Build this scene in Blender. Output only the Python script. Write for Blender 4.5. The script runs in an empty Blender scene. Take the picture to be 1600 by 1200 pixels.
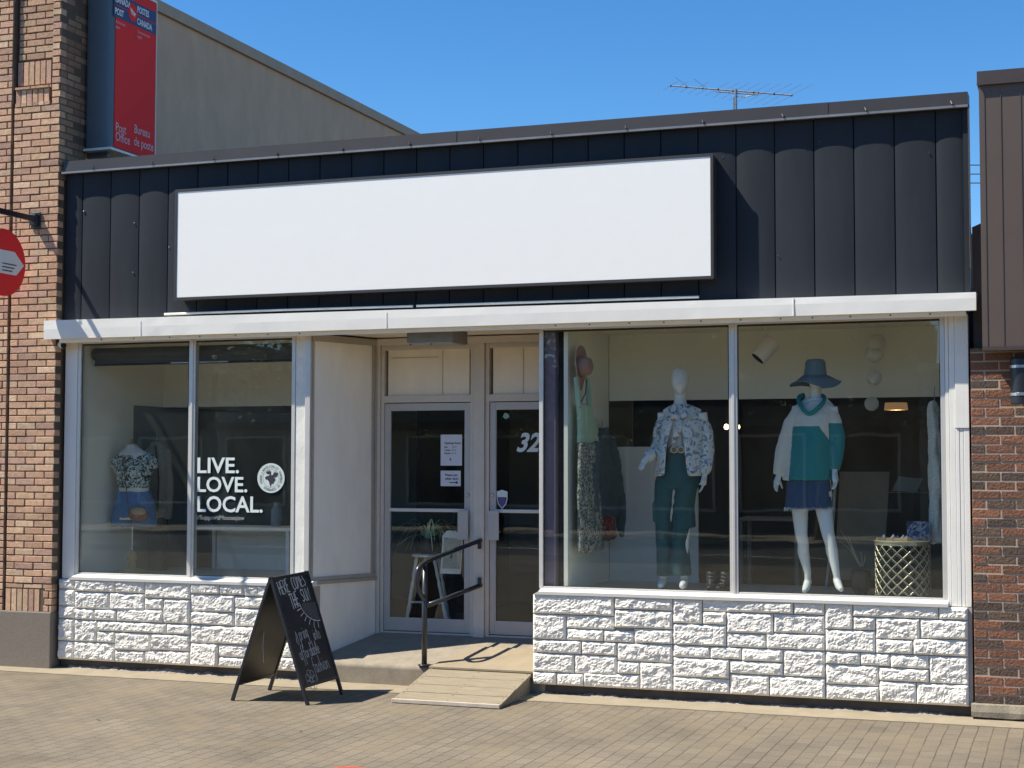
import bpy, bmesh, math, random
from mathutils import Vector, Matrix, noise
from math import radians as R_, sin, cos, pi
random.seed(7)
S = bpy.context.scene
COL = S.collection

# ------------------------------------------------------------------ camera
F_PX, YAW, PIT, ROL = 2408.3, -0.346553, 0.0525053, 0.00159621
CAM = Vector((0, -12.5, 1.95))
_cy, _sy, _cp, _sp = cos(YAW), sin(YAW), cos(PIT), sin(PIT)
FW = Vector((_sy*_cp, _cy*_cp, _sp)); _r0 = Vector((_cy, -_sy, 0)); _u0 = _r0.cross(FW)
RT = cos(ROL)*_r0 + sin(ROL)*_u0; UP = -sin(ROL)*_r0 + cos(ROL)*_u0
cam = bpy.data.cameras.new('camera'); co = bpy.data.objects.new('camera', cam); COL.objects.link(co)
cam.sensor_width = 36; cam.lens = F_PX/1600*36; cam.clip_end = 2000; cam.clip_start = 0.05
m = Matrix((RT, UP, -FW)).transposed().to_4x4(); m.translation = CAM
co.matrix_world = m
S.camera = co
# ------------------------------------------------------------------ light
SUNV = Vector((-0.66, -0.30, 1.0))            # towards the sun
world = bpy.data.worlds.new('World'); S.world = world; world.use_nodes = True
nt = world.node_tree; bg = nt.nodes['Background']
sk = nt.nodes.new('ShaderNodeTexSky'); sk.sky_type = 'NISHITA'; sk.sun_disc = False
elev = math.atan2(1.0, math.hypot(SUNV.x, SUNV.y))
sk.sun_elevation = elev; sk.sun_rotation = math.atan2(SUNV.x, SUNV.y)
sk.altitude = 1200; sk.air_density = 1.0; sk.dust_density = 0.0; sk.ozone_density = 4.0
hs_ = nt.nodes.new('ShaderNodeHueSaturation'); hs_.inputs['Saturation'].default_value = 1.27
nt.links.new(sk.outputs[0], hs_.inputs['Color']); nt.links.new(hs_.outputs[0], bg.inputs[0]); bg.inputs[1].default_value = 0.104
sl = bpy.data.lights.new('sun', 'SUN'); sl.energy = 5.0; sl.angle = R_(0.53); sl.color = (1, 0.93, 0.80)
so = bpy.data.objects.new('sun', sl); COL.objects.link(so)
so.rotation_euler = SUNV.to_track_quat('Z', 'Y').to_euler(); so.location = (-20, -12, 30)
S.view_settings.view_transform = 'Standard'; S.view_settings.look = 'None'
S.view_settings.exposure = 0.70; S.view_settings.gamma = 1
S.render.engine = 'CYCLES'
S.cycles.max_bounces = 8; S.cycles.transparent_max_bounces = 12; S.cycles.diffuse_bounces = 4
S.cycles.caustics_reflective = False; S.cycles.caustics_refractive = False

# ------------------------------------------------------------------ pixel to place
def ray(px, py): return (px-800)*RT - (py-600)*UP + F_PX*FW
def W(px, py, Y=0.0):
    d = ray(px, py); t = (Y-CAM.y)/d.y; return CAM + d*t
def WX(px, py, X):
    d = ray(px, py); t = (X-CAM.x)/d.x; p = CAM + d*t
    if -4.02 < X < -3.8 and p.y < .08: p.y = .08          # clothes stay behind the glass
    return p
def WZ(px, py, Z=0.0):
    d = ray(px, py); t = (Z-CAM.z)/d.z; return CAM + d*t

# ------------------------------------------------------------------ materials
MATS = {}
def new_mat(name):
    mt = bpy.data.materials.new(name); mt.use_nodes = True
    n = mt.node_tree; b = n.nodes['Principled BSDF']
    return mt, n, b
def pos_node(n, kind='Object', scale=None):
    tc = n.nodes.new('ShaderNodeTexCoord'); out = tc.outputs[kind]
    if scale:
        mp = n.nodes.new('ShaderNodeMapping'); mp.inputs['Scale'].default_value = scale
        n.links.new(out, mp.inputs[0]); out = mp.outputs[0]
    return out
def mat(name, col, rough=0.6, metal=0.0, var=0.12, vs=6.0, bump=0.0, bs=80.0, spec=0.5, vcol=False, streak=None, emit=None):
    if name in MATS: return MATS[name]
    mt, n, b = new_mat(name); L = n.links
    b.inputs['Roughness'].default_value = rough; b.inputs['Metallic'].default_value = metal
    b.inputs['Specular IOR Level'].default_value = spec
    p = pos_node(n, 'Object', streak)
    nz = n.nodes.new('ShaderNodeTexNoise'); nz.inputs['Scale'].default_value = vs; nz.inputs['Detail'].default_value = 6; nz.inputs['Roughness'].default_value = .65
    L.new(p, nz.inputs['Vector'])
    mr = n.nodes.new('ShaderNodeMapRange'); mr.inputs[1].default_value = .25; mr.inputs[2].default_value = .75
    mr.inputs[3].default_value = 1-var; mr.inputs[4].default_value = 1+var
    L.new(nz.outputs[0], mr.inputs[0])
    mx = n.nodes.new('ShaderNodeMix'); mx.data_type = 'RGBA'; mx.blend_type = 'MULTIPLY'; mx.inputs[0].default_value = 1
    if vcol:
        a = n.nodes.new('ShaderNodeAttribute'); a.attribute_name = 'Col'; L.new(a.outputs['Color'], mx.inputs[6])
    else:
        mx.inputs[6].default_value = (*col, 1)
    L.new(mr.outputs[0], mx.inputs[7]); L.new(mx.outputs[2], b.inputs['Base Color'])
    if bump:
        n2 = n.nodes.new('ShaderNodeTexNoise'); n2.inputs['Scale'].default_value = bs; n2.inputs['Detail'].default_value = 5
        L.new(pos_node(n), n2.inputs['Vector'])
        bp = n.nodes.new('ShaderNodeBump'); bp.inputs['Strength'].default_value = bump; bp.inputs['Distance'].default_value = .01
        L.new(n2.outputs[0], bp.inputs['Height']); L.new(bp.outputs[0], b.inputs['Normal'])
    if emit:
        b.inputs['Emission Color'].default_value = (*emit[0], 1); b.inputs['Emission Strength'].default_value = emit[1]
    MATS[name] = mt; return mt
def print_mat(name, cols, scale=25.0, stops=(0.45, 0.55), rough=.85, dist=1.5):
    """cloth with a printed pattern: cols from ground colour on"""
    mt, n, b = new_mat(name); L = n.links; b.inputs['Roughness'].default_value = rough
    p = pos_node(n)
    nz = n.nodes.new('ShaderNodeTexNoise'); nz.inputs['Scale'].default_value = scale; nz.inputs['Detail'].default_value = 3
    nz.inputs['Distortion'].default_value = dist
    L.new(p, nz.inputs['Vector'])
    cr = n.nodes.new('ShaderNodeValToRGB'); e = cr.color_ramp.elements; cr.color_ramp.interpolation = 'CONSTANT'
    e[0].position = 0; e[0].color = (*cols[0], 1); e[1].position = stops[0]; e[1].color = (*cols[1], 1)
    for c, s in zip(cols[2:], stops[1:]):
        k = e.new(s); k.color = (*c, 1)
    L.new(nz.outputs[0], cr.inputs[0]); L.new(cr.outputs[0], b.inputs['Base Color'])
    MATS[name] = mt; return mt
def glass_mat(name='window_glass', tint=(0.93, 0.955, 0.93), gain=1.7, film=.011):
    mt = bpy.data.materials.new(name); mt.use_nodes = True; n = mt.node_tree; L = n.links; n.nodes.clear()
    out = n.nodes.new('ShaderNodeOutputMaterial'); tr = n.nodes.new('ShaderNodeBsdfTransparent'); tr.inputs[0].default_value = (*tint, 1)
    gl = n.nodes.new('ShaderNodeBsdfGlossy'); gl.inputs['Roughness'].default_value = 0.012; gl.inputs[0].default_value = (.95, 1, .97, 1)
    mx = n.nodes.new('ShaderNodeMixShader')
    ge = n.nodes.new('ShaderNodeNewGeometry'); dt = n.nodes.new('ShaderNodeVectorMath'); dt.operation = 'DOT_PRODUCT'
    L.new(ge.outputs['Normal'], dt.inputs[0]); L.new(ge.outputs['Incoming'], dt.inputs[1])
    def mth(op, a, bb=None):
        q = n.nodes.new('ShaderNodeMath'); q.operation = op
        for i, v in enumerate((a, bb)):
            if v is None: continue
            if isinstance(v, (int, float)): q.inputs[i].default_value = v
            else: L.new(v, q.inputs[i])
        return q.outputs[0]
    ab = mth('ABSOLUTE', dt.outputs['Value']); om = mth('SUBTRACT', 1.0, ab); p5 = mth('POWER', om, 5.0)
    fr = mth('ADD', mth('MULTIPLY', p5, 0.9), 0.043); fr = mth('MINIMUM', mth('MULTIPLY', fr, gain), 1.0)
    nz = n.nodes.new('ShaderNodeTexNoise'); nz.inputs['Scale'].default_value = 1.3; L.new(pos_node(n), nz.inputs['Vector'])
    bp = n.nodes.new('ShaderNodeBump'); bp.inputs['Strength'].default_value = .035; bp.inputs['Distance'].default_value = .02
    L.new(nz.outputs[0], bp.inputs['Height']); L.new(bp.outputs[0], gl.inputs['Normal'])
    df = n.nodes.new('ShaderNodeBsdfDiffuse'); df.inputs[0].default_value = (.52, .62, .60, 1)  # thin dust film, also painted in as soft haze that lifts the dark panes
    n3 = n.nodes.new('ShaderNodeTexNoise'); n3.inputs['Scale'].default_value = 2.2; n3.inputs['Detail'].default_value = 6; n3.inputs['Roughness'].default_value = .7; L.new(pos_node(n, 'Object', (1, 1, .45)), n3.inputs['Vector'])
    r3 = n.nodes.new('ShaderNodeMapRange'); r3.inputs[1].default_value = .3; r3.inputs[2].default_value = .75; r3.inputs[3].default_value = film*.35; r3.inputs[4].default_value = film*1.7; L.new(n3.outputs[0], r3.inputs[0])
    m0 = n.nodes.new('ShaderNodeMixShader'); L.new(r3.outputs[0], m0.inputs[0]); L.new(tr.outputs[0], m0.inputs[1]); L.new(df.outputs[0], m0.inputs[2]); tr = m0
    L.new(fr, mx.inputs[0]); L.new(tr.outputs[0], mx.inputs[1]); L.new(gl.outputs[0], mx.inputs[2]); L.new(mx.outputs[0], out.inputs[0])
    MATS[name] = mt; return mt

M = dict(
 stone=mat('white_painted_stone', (.80, .77, .70), .8, var=.10, vs=3.2, bump=.35, bs=120),
 stone_gap=mat('stone_joint', (.42, .39, .34), .9),
 white_metal=mat('white_painted_metal', (.82, .80, .74), .4, var=.05, vs=2.5, bump=.04, bs=6),
 white_side=mat('white_siding', (.82, .80, .74), .5, var=.05, vs=3),
 white_wood=mat('white_peeling_paint', (.80, .79, .72), .7, var=.14, vs=7, bump=.2, bs=30),
 cream=mat('cream_painted_panel', (.86, .78, .63), .6, var=.08, vs=6, bump=.12, bs=22, streak=(1, 1, .4)),
 white_panel=mat('off_white_panel', (.90, .86, .76), .6, var=.09, vs=5, bump=.12, bs=25, streak=(1, 1, .25)),
 trim=mat('beige_painted_trim', (.62, .57, .49), .6, var=.07, vs=9, bump=.05),
 alu=mat('anodised_aluminium', (.52, .52, .52), .38, .55, var=.06, vs=8),
 alu_frame=mat('grey_aluminium_frame', (.68, .66, .62), .36, .35, var=.05, vs=8),
 door=mat('painted_door_frame', (.50, .475, .44), .42, .15, var=.05, vs=5),
 charcoal=mat('charcoal_metal', (.025, .030, .038), .6, .0, spec=.18, var=.16, vs=2.6, bump=.16, bs=7, streak=(1.6, 1, .35)),
 bronze=mat('dark_bronze_coping', (.052, .045, .042), .38, .2, var=.12, vs=3),
 black=mat('black_gap', (.008, .008, .009), .8),
 brown_metal=mat('brown_metal_cladding', (.105, .076, .060), .5, var=.07, vs=2, bump=.03, bs=8),
 sign_white=mat('white_sign_face', (.93, .92, .88), .35, var=.01),
 sign_frame=mat('dark_sign_frame', (.045, .042, .042), .45, var=.1),
 stucco=mat('brown_grey_stucco', (.60, .42, .285), .95, var=.13, vs=3.4, bump=.6, bs=45, streak=(1, 1, .45)),
 stucco_cap=mat('stucco_coping', (.46, .36, .26), .9, var=.1, vs=6, bump=.3, bs=60),
 plinth=mat('pebbled_concrete_plinth', (.21, .18, .145), .95, var=.3, vs=120, bump=.4, bs=200),
 brick_v=mat('tan_brick', (1, 1, 1), .88, var=.26, vs=28, bump=.45, bs=90, vcol=True),
 brick_d=mat('rug_face_brick', (1, 1, 1), .85, var=.32, vs=32, bump=.9, bs=60, vcol=True, streak=(1, 1, 3)),
 mortar_d=mat('recessed_dark_mortar', (.115, .088, .065), .95, var=.2, vs=30),
 mortar_l=mat('tan_mortar', (.44, .35, .27), .95, var=.12, vs=30, bump=.3, bs=150),
 concrete=mat('step_concrete', (.28, .24, .185), .92, var=.2, vs=9, bump=.35, bs=110),
 conc_strip=mat('pale_concrete_strip', (.30, .25, .175), .92, var=.16, vs=5, bump=.3, bs=120),
 rubble=mat('crumbled_mortar', (.30, .26, .21), .95, var=.2, vs=20, bump=.4, bs=60),
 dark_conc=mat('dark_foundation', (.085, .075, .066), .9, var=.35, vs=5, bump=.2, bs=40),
 wood=mat('weathered_boards', (.27, .225, .155), .85, var=.28, vs=5, bump=.35, bs=60, streak=(1.2, 14, 8)),
 ply=mat('weathered_plywood', (.30, .245, .165), .85, var=.13, vs=5, bump=.2, bs=50),
 wood_nose=mat('worn_ramp_edge', (.50, .43, .35), .8, var=.2, vs=9),
 rail=mat('dark_grey_painted_tube', (.05, .055, .06), .25, .3, var=.1, vs=12),
 board=mat('chalkboard_black', (.022, .025, .028), .5, var=.25, vs=6, spec=.4),
 board_back=mat('black_panel_back', (.02, .02, .02), .35, var=.2, vs=4),
 chalk=mat('chalk', (.62, .63, .62), .95, var=.25, vs=90),
 chalk2=mat('faint_chalk', (.30, .31, .31), .95, var=.35, vs=70),
 int_wall=mat('beige_interior_wall', (.86, .84, .74), .85, var=.03, vs=2),
 int_side=mat('pale_display_wall', (.88, .87, .76), .85, var=.03, vs=2),
 int_half=mat('grey_white_partition', (.78, .78, .74), .8, var=.03),
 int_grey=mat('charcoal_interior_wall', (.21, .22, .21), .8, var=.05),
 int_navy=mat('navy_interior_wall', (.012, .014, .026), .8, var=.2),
 purple=mat('dull_purple_wall_end', (.19, .15, .20), .7, var=.05),
 int_floor=mat('display_floor', (.50, .47, .40), .6, var=.08),
 int_ceiling=mat('interior_ceiling', (.8, .77, .62), .9, var=.03),
 shop_floor=mat('brown_shop_floor', (.10, .07, .05), .5, var=.2, streak=(1, 10, 1)),
 mann=mat('white_mannequin', (.78, .80, .78), .35, var=.02),
 skin_form=mat('cream_dress_form', (.75, .70, .62), .8),
 teal_pants=mat('dark_teal_cloth', (.015, .085, .095), .85, var=.15, vs=9),
 teal=mat('teal_knit', (.015, .24, .25), .9, var=.08, vs=60, bump=.3, bs=300),
 pale_knit=mat('pale_knit', (.72, .70, .62), .9, var=.06, vs=60, bump=.3, bs=300),
 denim=mat('denim', (.03, .075, .16), .9, var=.3, vs=90),
 denim_l=mat('faded_denim', (.06, .095, .115), .9, var=.3, vs=30),
 denim_b=mat('blue_denim', (.06, .17, .36), .9, var=.25, vs=40),
 hat_blue=mat('blue_grey_felt', (.14, .21, .25), .9, var=.1),
 hat_pink=mat('dusty_pink_felt', (.42, .25, .21), .9, var=.15),
 mint=mat('mint_cloth', (.42, .58, .42), .9, var=.06),
 white_cloth=mat('white_cloth', (.62, .62, .66), .9, var=.05),
 taupe=mat('taupe_cloth', (.30, .27, .21), .9, var=.12, vs=12),
 maroon=mat('dark_maroon_cloth', (.035, .018, .018), .9, var=.2),
 leather=mat('brown_leather', (.16, .06, .035), .45, var=.15, vs=20),
 tan_l=mat('tan_suede', (.36, .25, .14), .8, var=.15, vs=20),
 gold=mat('pale_gold_metal', (.48, .46, .34), .35, .6, var=.08),
 boot=mat('black_boot_leather', (.02, .018, .018), .35, var=.3),
 brass=mat('turned_wood', (.42, .27, .10), .5, var=.15),
 paper=mat('white_paper', (.66, .68, .74), .8, var=.02),
 ink=mat('black_ink', (.03, .03, .04), .8),
 ink_g=mat('grey_ink', (.25, .26, .28), .8),
 vinyl=mat('white_window_vinyl', (.72, .80, .78), .6, var=.02),
 purple_s=mat('purple_sticker', (.12, .07, .22), .6),
 green_s=mat('pale_green_sticker', (.30, .42, .38), .6),
 leaf_sp=mat('spider_plant_leaf', (.75, .90, .55), .55, var=.3, vs=30),
 twig=mat('dried_twig', (.40, .34, .22), .8, var=.2),
 dark_pot=mat('dark_pot', (.03, .03, .032), .6),
 red=mat('red_sign_face', (.88, .045, .045), .7, var=.03, vs=2, spec=.15),
 red_paint=mat('red_paint', (.75, .06, .03), .6, var=.1),
 blue_band=mat('navy_sign_band', (.02, .03, .12), .4),
 sign_steel=mat('blue_grey_sign_metal', (.10, .13, .16), .4, .2, var=.06),
 sign_txt=mat('white_sign_lettering', (.75, .75, .75), .5, var=.02),
 pink_txt=mat('pale_pink_lettering', (.72, .45, .45), .5, var=.02),
 lamp_black=mat('black_lamp_metal', (.018, .022, .028), .35, var=.1),
 silver=mat('silver_ring', (.55, .55, .56), .25, .8, var=.05),
 bark=mat('bark', (.12, .09, .065), .95, var=.3, vs=20, bump=.5, bs=30),
 leaf=mat('tree_leaf', (.075, .115, .035), .65, var=.45, vs=1.2),
 glow=mat('warm_bulb', (1, .8, .5), .5, emit=((1, .72, .38), 9.0)),
 shade_glow=mat('lit_lampshade', (.6, .42, .25), .8, emit=((1, .6, .28), .12)),
 glass_left=glass_mat('hazy_window_glass', film=.030),
 globe=mat('milky_globe', (.62, .64, .60), .15, var=.03),
 light_box=mat('grey_light_box', (.20, .20, .19), .55, .3, var=.15, vs=9),
 diffuser=mat('dusty_diffuser', (.40, .39, .35), .7, var=.1),
 wire=mat('wire_metal', (.30, .31, .33), .4, .7, var=.05),
 wire_black=mat('black_cable', (.02, .02, .02), .6),
 far_wall=mat('far_brick_wall', (.085, .080, .078), .9, var=.2, vs=3),
 far_wall2=mat('far_render_wall', (.42, .39, .33), .9, var=.1, vs=2),
 far_glass=mat('far_dark_glass', (.02, .025, .03), .08),
 asphalt=mat('asphalt', (.055, .054, .052), .92, var=.25, vs=30, bump=.3, bs=200),
 line=mat('road_line', (.7, .68, .6), .8, var=.1),
 chair_c=mat('pale_chair_metal', (.45, .44, .40), .5, var=.05),
 beige_up=mat('beige_upholstery', (.20, .165, .115), .9, var=.1),
 glassdark=glass_mat('window_glass'),
)
GLASS = M['glassdark']
M['blouse'] = print_mat('blue_floral_print', [(.20, .28, .35), (.50, .56, .60), (.66, .69, .70), (.16, .24, .31)], 10, (.40, .46, .60), dist=1.6)
M['top_floral'] = print_mat('green_white_floral', [(.012, .05, .04), (.55, .60, .56), (.02, .06, .05)], 24, (.49, .60), dist=1.2)
M['skirt_floral'] = print_mat('grey_floral_print', [(.05, .06, .05), (.17, .19, .17), (.42, .41, .35)], 30, (.45, .52), dist=1.8)
M['red_floral'] = print_mat('red_floral_print', [(.55, .03, .03), (.10, .04, .04), (.50, .38, .34)], 26, (.50, .62), dist=1.5)
M['magazine'] = print_mat('magazine_print', [(.10, .12, .22), (.45, .48, .55), (.05, .05, .08)], 22, (.48, .58), dist=.5)
M['tag_print'] = print_mat('tag_floral_print', [(.45, .42, .32), (.50, .48, .38), (.10, .12, .10)], 16, (.40, .60), dist=1.0)

def milky_mat():
    if 'milky_glass' in MATS: return MATS['milky_glass']
    mt = bpy.data.materials.new('milky_glass'); mt.use_nodes = True; n = mt.node_tree; L = n.links; b = n.nodes['Principled BSDF']; out = n.nodes['Material Output']
    b.inputs['Base Color'].default_value = (.8, .8, .74, 1); b.inputs['Roughness'].default_value = .12
    tr = n.nodes.new('ShaderNodeBsdfTransparent'); mx = n.nodes.new('ShaderNodeMixShader'); lw = n.nodes.new('ShaderNodeLayerWeight'); lw.inputs[0].default_value = .35
    mr = n.nodes.new('ShaderNodeMapRange'); mr.inputs[3].default_value = .50; mr.inputs[4].default_value = .95; L.new(lw.outputs['Facing'], mr.inputs[0])
    L.new(mr.outputs[0], mx.inputs[0]); L.new(tr.outputs[0], mx.inputs[1]); L.new(b.outputs[0], mx.inputs[2]); L.new(mx.outputs[0], out.inputs[0])
    MATS['milky_glass'] = mt; return mt
# pavers: small bricks laid in rows running away from the shop front
def paver_mat():
    mt, n, b = new_mat('clay_pavers'); L = n.links; b.inputs['Roughness'].default_value = .9
    tc = pos_node(n); sx = n.nodes.new('ShaderNodeSeparateXYZ'); L.new(tc, sx.inputs[0])
    cb = n.nodes.new('ShaderNodeCombineXYZ'); L.new(sx.outputs[1], cb.inputs[0]); L.new(sx.outputs[0], cb.inputs[1])
    wn = n.nodes.new('ShaderNodeTexNoise'); wn.inputs['Scale'].default_value = 1.1; wn.inputs['Detail'].default_value = 3; L.new(tc, wn.inputs['Vector'])
    ad = n.nodes.new('ShaderNodeVectorMath'); ad.operation = 'MULTIPLY_ADD'; L.new(wn.outputs['Color'], ad.inputs[0])
    ad.inputs[1].default_value = (.035, .035, 0); L.new(cb.outputs[0], ad.inputs[2])
    bt = n.nodes.new('ShaderNodeTexBrick'); L.new(ad.outputs[0], bt.inputs['Vector'])
    bt.inputs['Scale'].default_value = 1; bt.inputs['Brick Width'].default_value = .215; bt.inputs['Row Height'].default_value = .108
    bt.inputs['Mortar Size'].default_value = .0048; bt.inputs['Mortar Smooth'].default_value = .25; bt.inputs['Bias'].default_value = .0
    bt.inputs['Color1'].default_value = (.194, .160, .115, 1); bt.inputs['Color2'].default_value = (.164, .136, .099, 1)
    bt.inputs['Mortar'].default_value = (.085, .066, .047, 1)
    # large stains and sandy patches
    s1 = n.nodes.new('ShaderNodeTexNoise'); s1.inputs['Scale'].default_value = .9; s1.inputs['Detail'].default_value = 7; s1.inputs['Roughness'].default_value = .6
    L.new(tc, s1.inputs['Vector'])
    r1 = n.nodes.new('ShaderNodeMapRange'); r1.inputs[1].default_value = .32; r1.inputs[2].default_value = .68; r1.inputs[3].default_value = .74; r1.inputs[4].default_value = 1.22
    L.new(s1.outputs[0], r1.inputs[0])
    s2 = n.nodes.new('ShaderNodeTexNoise'); s2.inputs['Scale'].default_value = 60; s2.inputs['Detail'].default_value = 5; L.new(tc, s2.inputs['Vector'])
    r2 = n.nodes.new('ShaderNodeMapRange'); r2.inputs[1].default_value = .3; r2.inputs[2].default_value = .7; r2.inputs[3].default_value = .80; r2.inputs[4].default_value = 1.18
    L.new(s2.outputs[0], r2.inputs[0])
    mm = n.nodes.new('ShaderNodeMath'); mm.operation = 'MULTIPLY'; L.new(r1.outputs[0], mm.inputs[0]); L.new(r2.outputs[0], mm.inputs[1])
    mx = n.nodes.new('ShaderNodeMix'); mx.data_type = 'RGBA'; mx.blend_type = 'MULTIPLY'; mx.inputs[0].default_value = 1
    L.new(bt.outputs['Color'], mx.inputs[6]); L.new(mm.outputs[0], mx.inputs[7])
    # sand hides the joints here and there
    s3 = n.nodes.new('ShaderNodeTexNoise'); s3.inputs['Scale'].default_value = 2.3; s3.inputs['Detail'].default_value = 5; L.new(tc, s3.inputs['Vector'])
    r3 = n.nodes.new('ShaderNodeMapRange'); r3.inputs[1].default_value = .45; r3.inputs[2].default_value = .70; r3.inputs[3].default_value = 0; r3.inputs[4].default_value = .7
    L.new(s3.outputs[0], r3.inputs[0])
    m2 = n.nodes.new('ShaderNodeMix'); m2.data_type = 'RGBA'; L.new(r3.outputs[0], m2.inputs[0]); L.new(mx.outputs[2], m2.inputs[6]); m2.inputs[7].default_value = (.205, .163, .105, 1)
    L.new(m2.outputs[2], b.inputs['Base Color'])
    bp = n.nodes.new('ShaderNodeBump'); bp.inputs['Strength'].default_value = .5; bp.inputs['Distance'].default_value = .004; bp.invert = True
    L.new(bt.outputs['Fac'], bp.inputs['Height'])
    b2 = n.nodes.new('ShaderNodeBump'); b2.inputs['Strength'].default_value = .35; b2.inputs['Distance'].default_value = .004
    L.new(s2.outputs[0], b2.inputs['Height']); L.new(bp.outputs[0], b2.inputs['Normal']); L.new(b2.outputs[0], b.inputs['Normal'])
    return mt
M['pavers'] = paver_mat()

# ------------------------------------------------------------------ mesh helpers
class MB:
    def __init__(s): s.v = []; s.f = []; s.c = []; s.mi = []; s.col = (1, 1, 1); s.m = 0
    def add(s, vs, fs):
        o = len(s.v); s.v += [tuple(v) for v in vs]
        for f in fs: s.f.append(tuple(i+o for i in f)); s.c.append(s.col); s.mi.append(s.m)
        return s
    def box(s, x0, x1, y0, y1, z0, z1):
        return s.hexa([(x0, y0), (x1, y0), (x1, y1), (x0, y1)], z0, z1)
    def hexa(s, pts, z0, z1):                       # prism over a plan outline (counter-clockwise)
        k = len(pts)
        za = z0 if hasattr(z0, '__len__') else [z0]*k; zb = z1 if hasattr(z1, '__len__') else [z1]*k
        vs = [(p[0], p[1], za[i]) for i, p in enumerate(pts)] + [(p[0], p[1], zb[i]) for i, p in enumerate(pts)]
        fs = [tuple(range(k-1, -1, -1)), tuple(range(k, 2*k))] + [(i, (i+1) % k, k+(i+1) % k, k+i) for i in range(k)]
        return s.add(vs, fs)
    def obox(s, c, ax, ay, az):                     # oriented box, half-axes as vectors
        c = Vector(c); ax, ay, az = Vector(ax), Vector(ay), Vector(az)
        vs = [c+sx*ax+sy*ay+sz*az for sz in (-1, 1) for sx, sy in ((-1, -1), (1, -1), (1, 1), (-1, 1))]
        return s.add(vs, [(3, 2, 1, 0), (4, 5, 6, 7), (0, 1, 5, 4), (1, 2, 6, 5), (2, 3, 7, 6), (3, 0, 4, 7)])
    def tube(s, pts, r, n=8, close=False):
        pts = [Vector(p) for p in pts]; k = len(pts)
        rs = r if isinstance(r, list) else [r]*k
        vs = []; up = None
        for i, p in enumerate(pts):
            t = ((pts[(i+1) % k]-pts[i-1]) if close else (pts[min(i+1, k-1)]-pts[max(i-1, 0)]))
            t = t.normalized() if t.length > 1e-9 else Vector((0, 0, 1))
            if up is None: up = Vector((0, 0, 1)) if abs(t.z) < .9 else Vector((1, 0, 0))
            a = t.cross(up).normalized(); up = a.cross(t).normalized()
            rr = rs[i]; ra, rb = (rr if hasattr(rr, '__len__') else (rr, rr))
            for j in range(n):
                q = 2*pi*j/n; vs.append(p+a*cos(q)*ra+up*sin(q)*rb)
        fs = []
        for i in range(k if close else k-1):
            for j in range(n):
                a, b = i*n+j, i*n+(j+1) % n; c, d = ((i+1) % k)*n+(j+1) % n, ((i+1) % k)*n+j
                fs.append((a, b, c, d))
        if not close: fs += [tuple(range(n-1, -1, -1)), tuple((k-1)*n+j for j in range(n))]
        return s.add(vs, fs)
    def rings(s, rings, n=24, cap=True):            # rings: (cx,cy,z,rx,ry)
        vs = []
        for cx, cy, z, rx, ry in rings:
            for j in range(n):
                q = 2*pi*j/n; vs.append((cx+cos(q)*rx, cy+sin(q)*ry, z))
        k = len(rings); fs = []
        up = rings[-1][2] > rings[0][2]
        for i in range(k-1):
            for j in range(n):
                f = (i*n+j, i*n+(j+1) % n, (i+1)*n+(j+1) % n, (i+1)*n+j); fs.append(f if up else f[::-1])
        if cap:
            a = tuple(range(n)); b = tuple((k-1)*n+j for j in range(n))
            fs += [a[::-1], b] if up else [a, b[::-1]]
        return s.add(vs, fs)
    def ball(s, c, rx, ry, rz, n=16):
        m_ = n//2; rg = [(c[0], c[1], c[2]-rz*cos(pi*i/m_), rx*max(sin(pi*i/m_), .02), ry*max(sin(pi*i/m_), .02)) for i in range(m_+1)]
        return s.rings(rg, n)
    def lathe(s, c, prof, n=24):                    # prof: (r, z)
        return s.rings([(c[0], c[1], c[2]+z, r, r) for r, z in prof], n)
    def poly(s, pts, nrm, th):                      # flat outline with thickness
        nrm = Vector(nrm)*th; pts = [Vector(p) for p in pts]; k = len(pts)
        vs = pts+[p+nrm for p in pts]
        return s.add(vs, [tuple(range(k-1, -1, -1)), tuple(range(k, 2*k))]+[(i, (i+1) % k, k+(i+1) % k, k+i) for i in range(k)])
WL = {}
def tagp(o, label=None, cat=None, group=None, kind=None):
    if label: o['label'] = label
    if cat: o['category'] = cat
    if group: o['group'] = group
    if kind: o['kind'] = kind
    return o
def thing(name, label, cat, loc, group=None):
    o = bpy.data.objects.new(name, None); COL.objects.link(o); o.location = loc; o.empty_display_size = .1
    WL[o.name] = Vector(loc); return tagp(o, label, cat, group)
def build(name, mb, mats, parent=None, label=None, smooth=False, loc=None):
    off = WL[parent.name] if parent else Vector(loc or (0, 0, 0))
    me = bpy.data.meshes.new(name)
    me.from_pydata([tuple(Vector(v)-off) for v in mb.v], [], mb.f)
    if not isinstance(mats, (list, tuple)): mats = [mats]
    for m_ in mats: me.materials.append(m_)
    if len(mats) > 1: me.polygons.foreach_set('material_index', mb.mi)
    if any(c != (1, 1, 1) for c in mb.c):
        ca = me.color_attributes.new('Col', 'FLOAT_COLOR', 'CORNER'); data = []
        for p, c in zip(me.polygons, mb.c): data += [c[0], c[1], c[2], 1.0]*p.loop_total
        ca.data.foreach_set('color', data)
    if smooth: me.polygons.foreach_set('use_smooth', [True]*len(me.polygons))
    me.validate(); me.update()
    o = bpy.data.objects.new(name, me); COL.objects.link(o)
    if parent: o.parent = parent
    else: o.location = off
    WL[o.name] = off
    if label: o['label'] = label
    return o
def solo(name, mb, mats, label, cat, loc, group=None, smooth=False):
    o = build(name, mb, mats, None, smooth=smooth, loc=loc); return tagp(o, label, cat, group)
def struct(name, mb, mats):
    o = build(name, mb, mats); o['kind'] = 'structure'; return o
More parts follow.
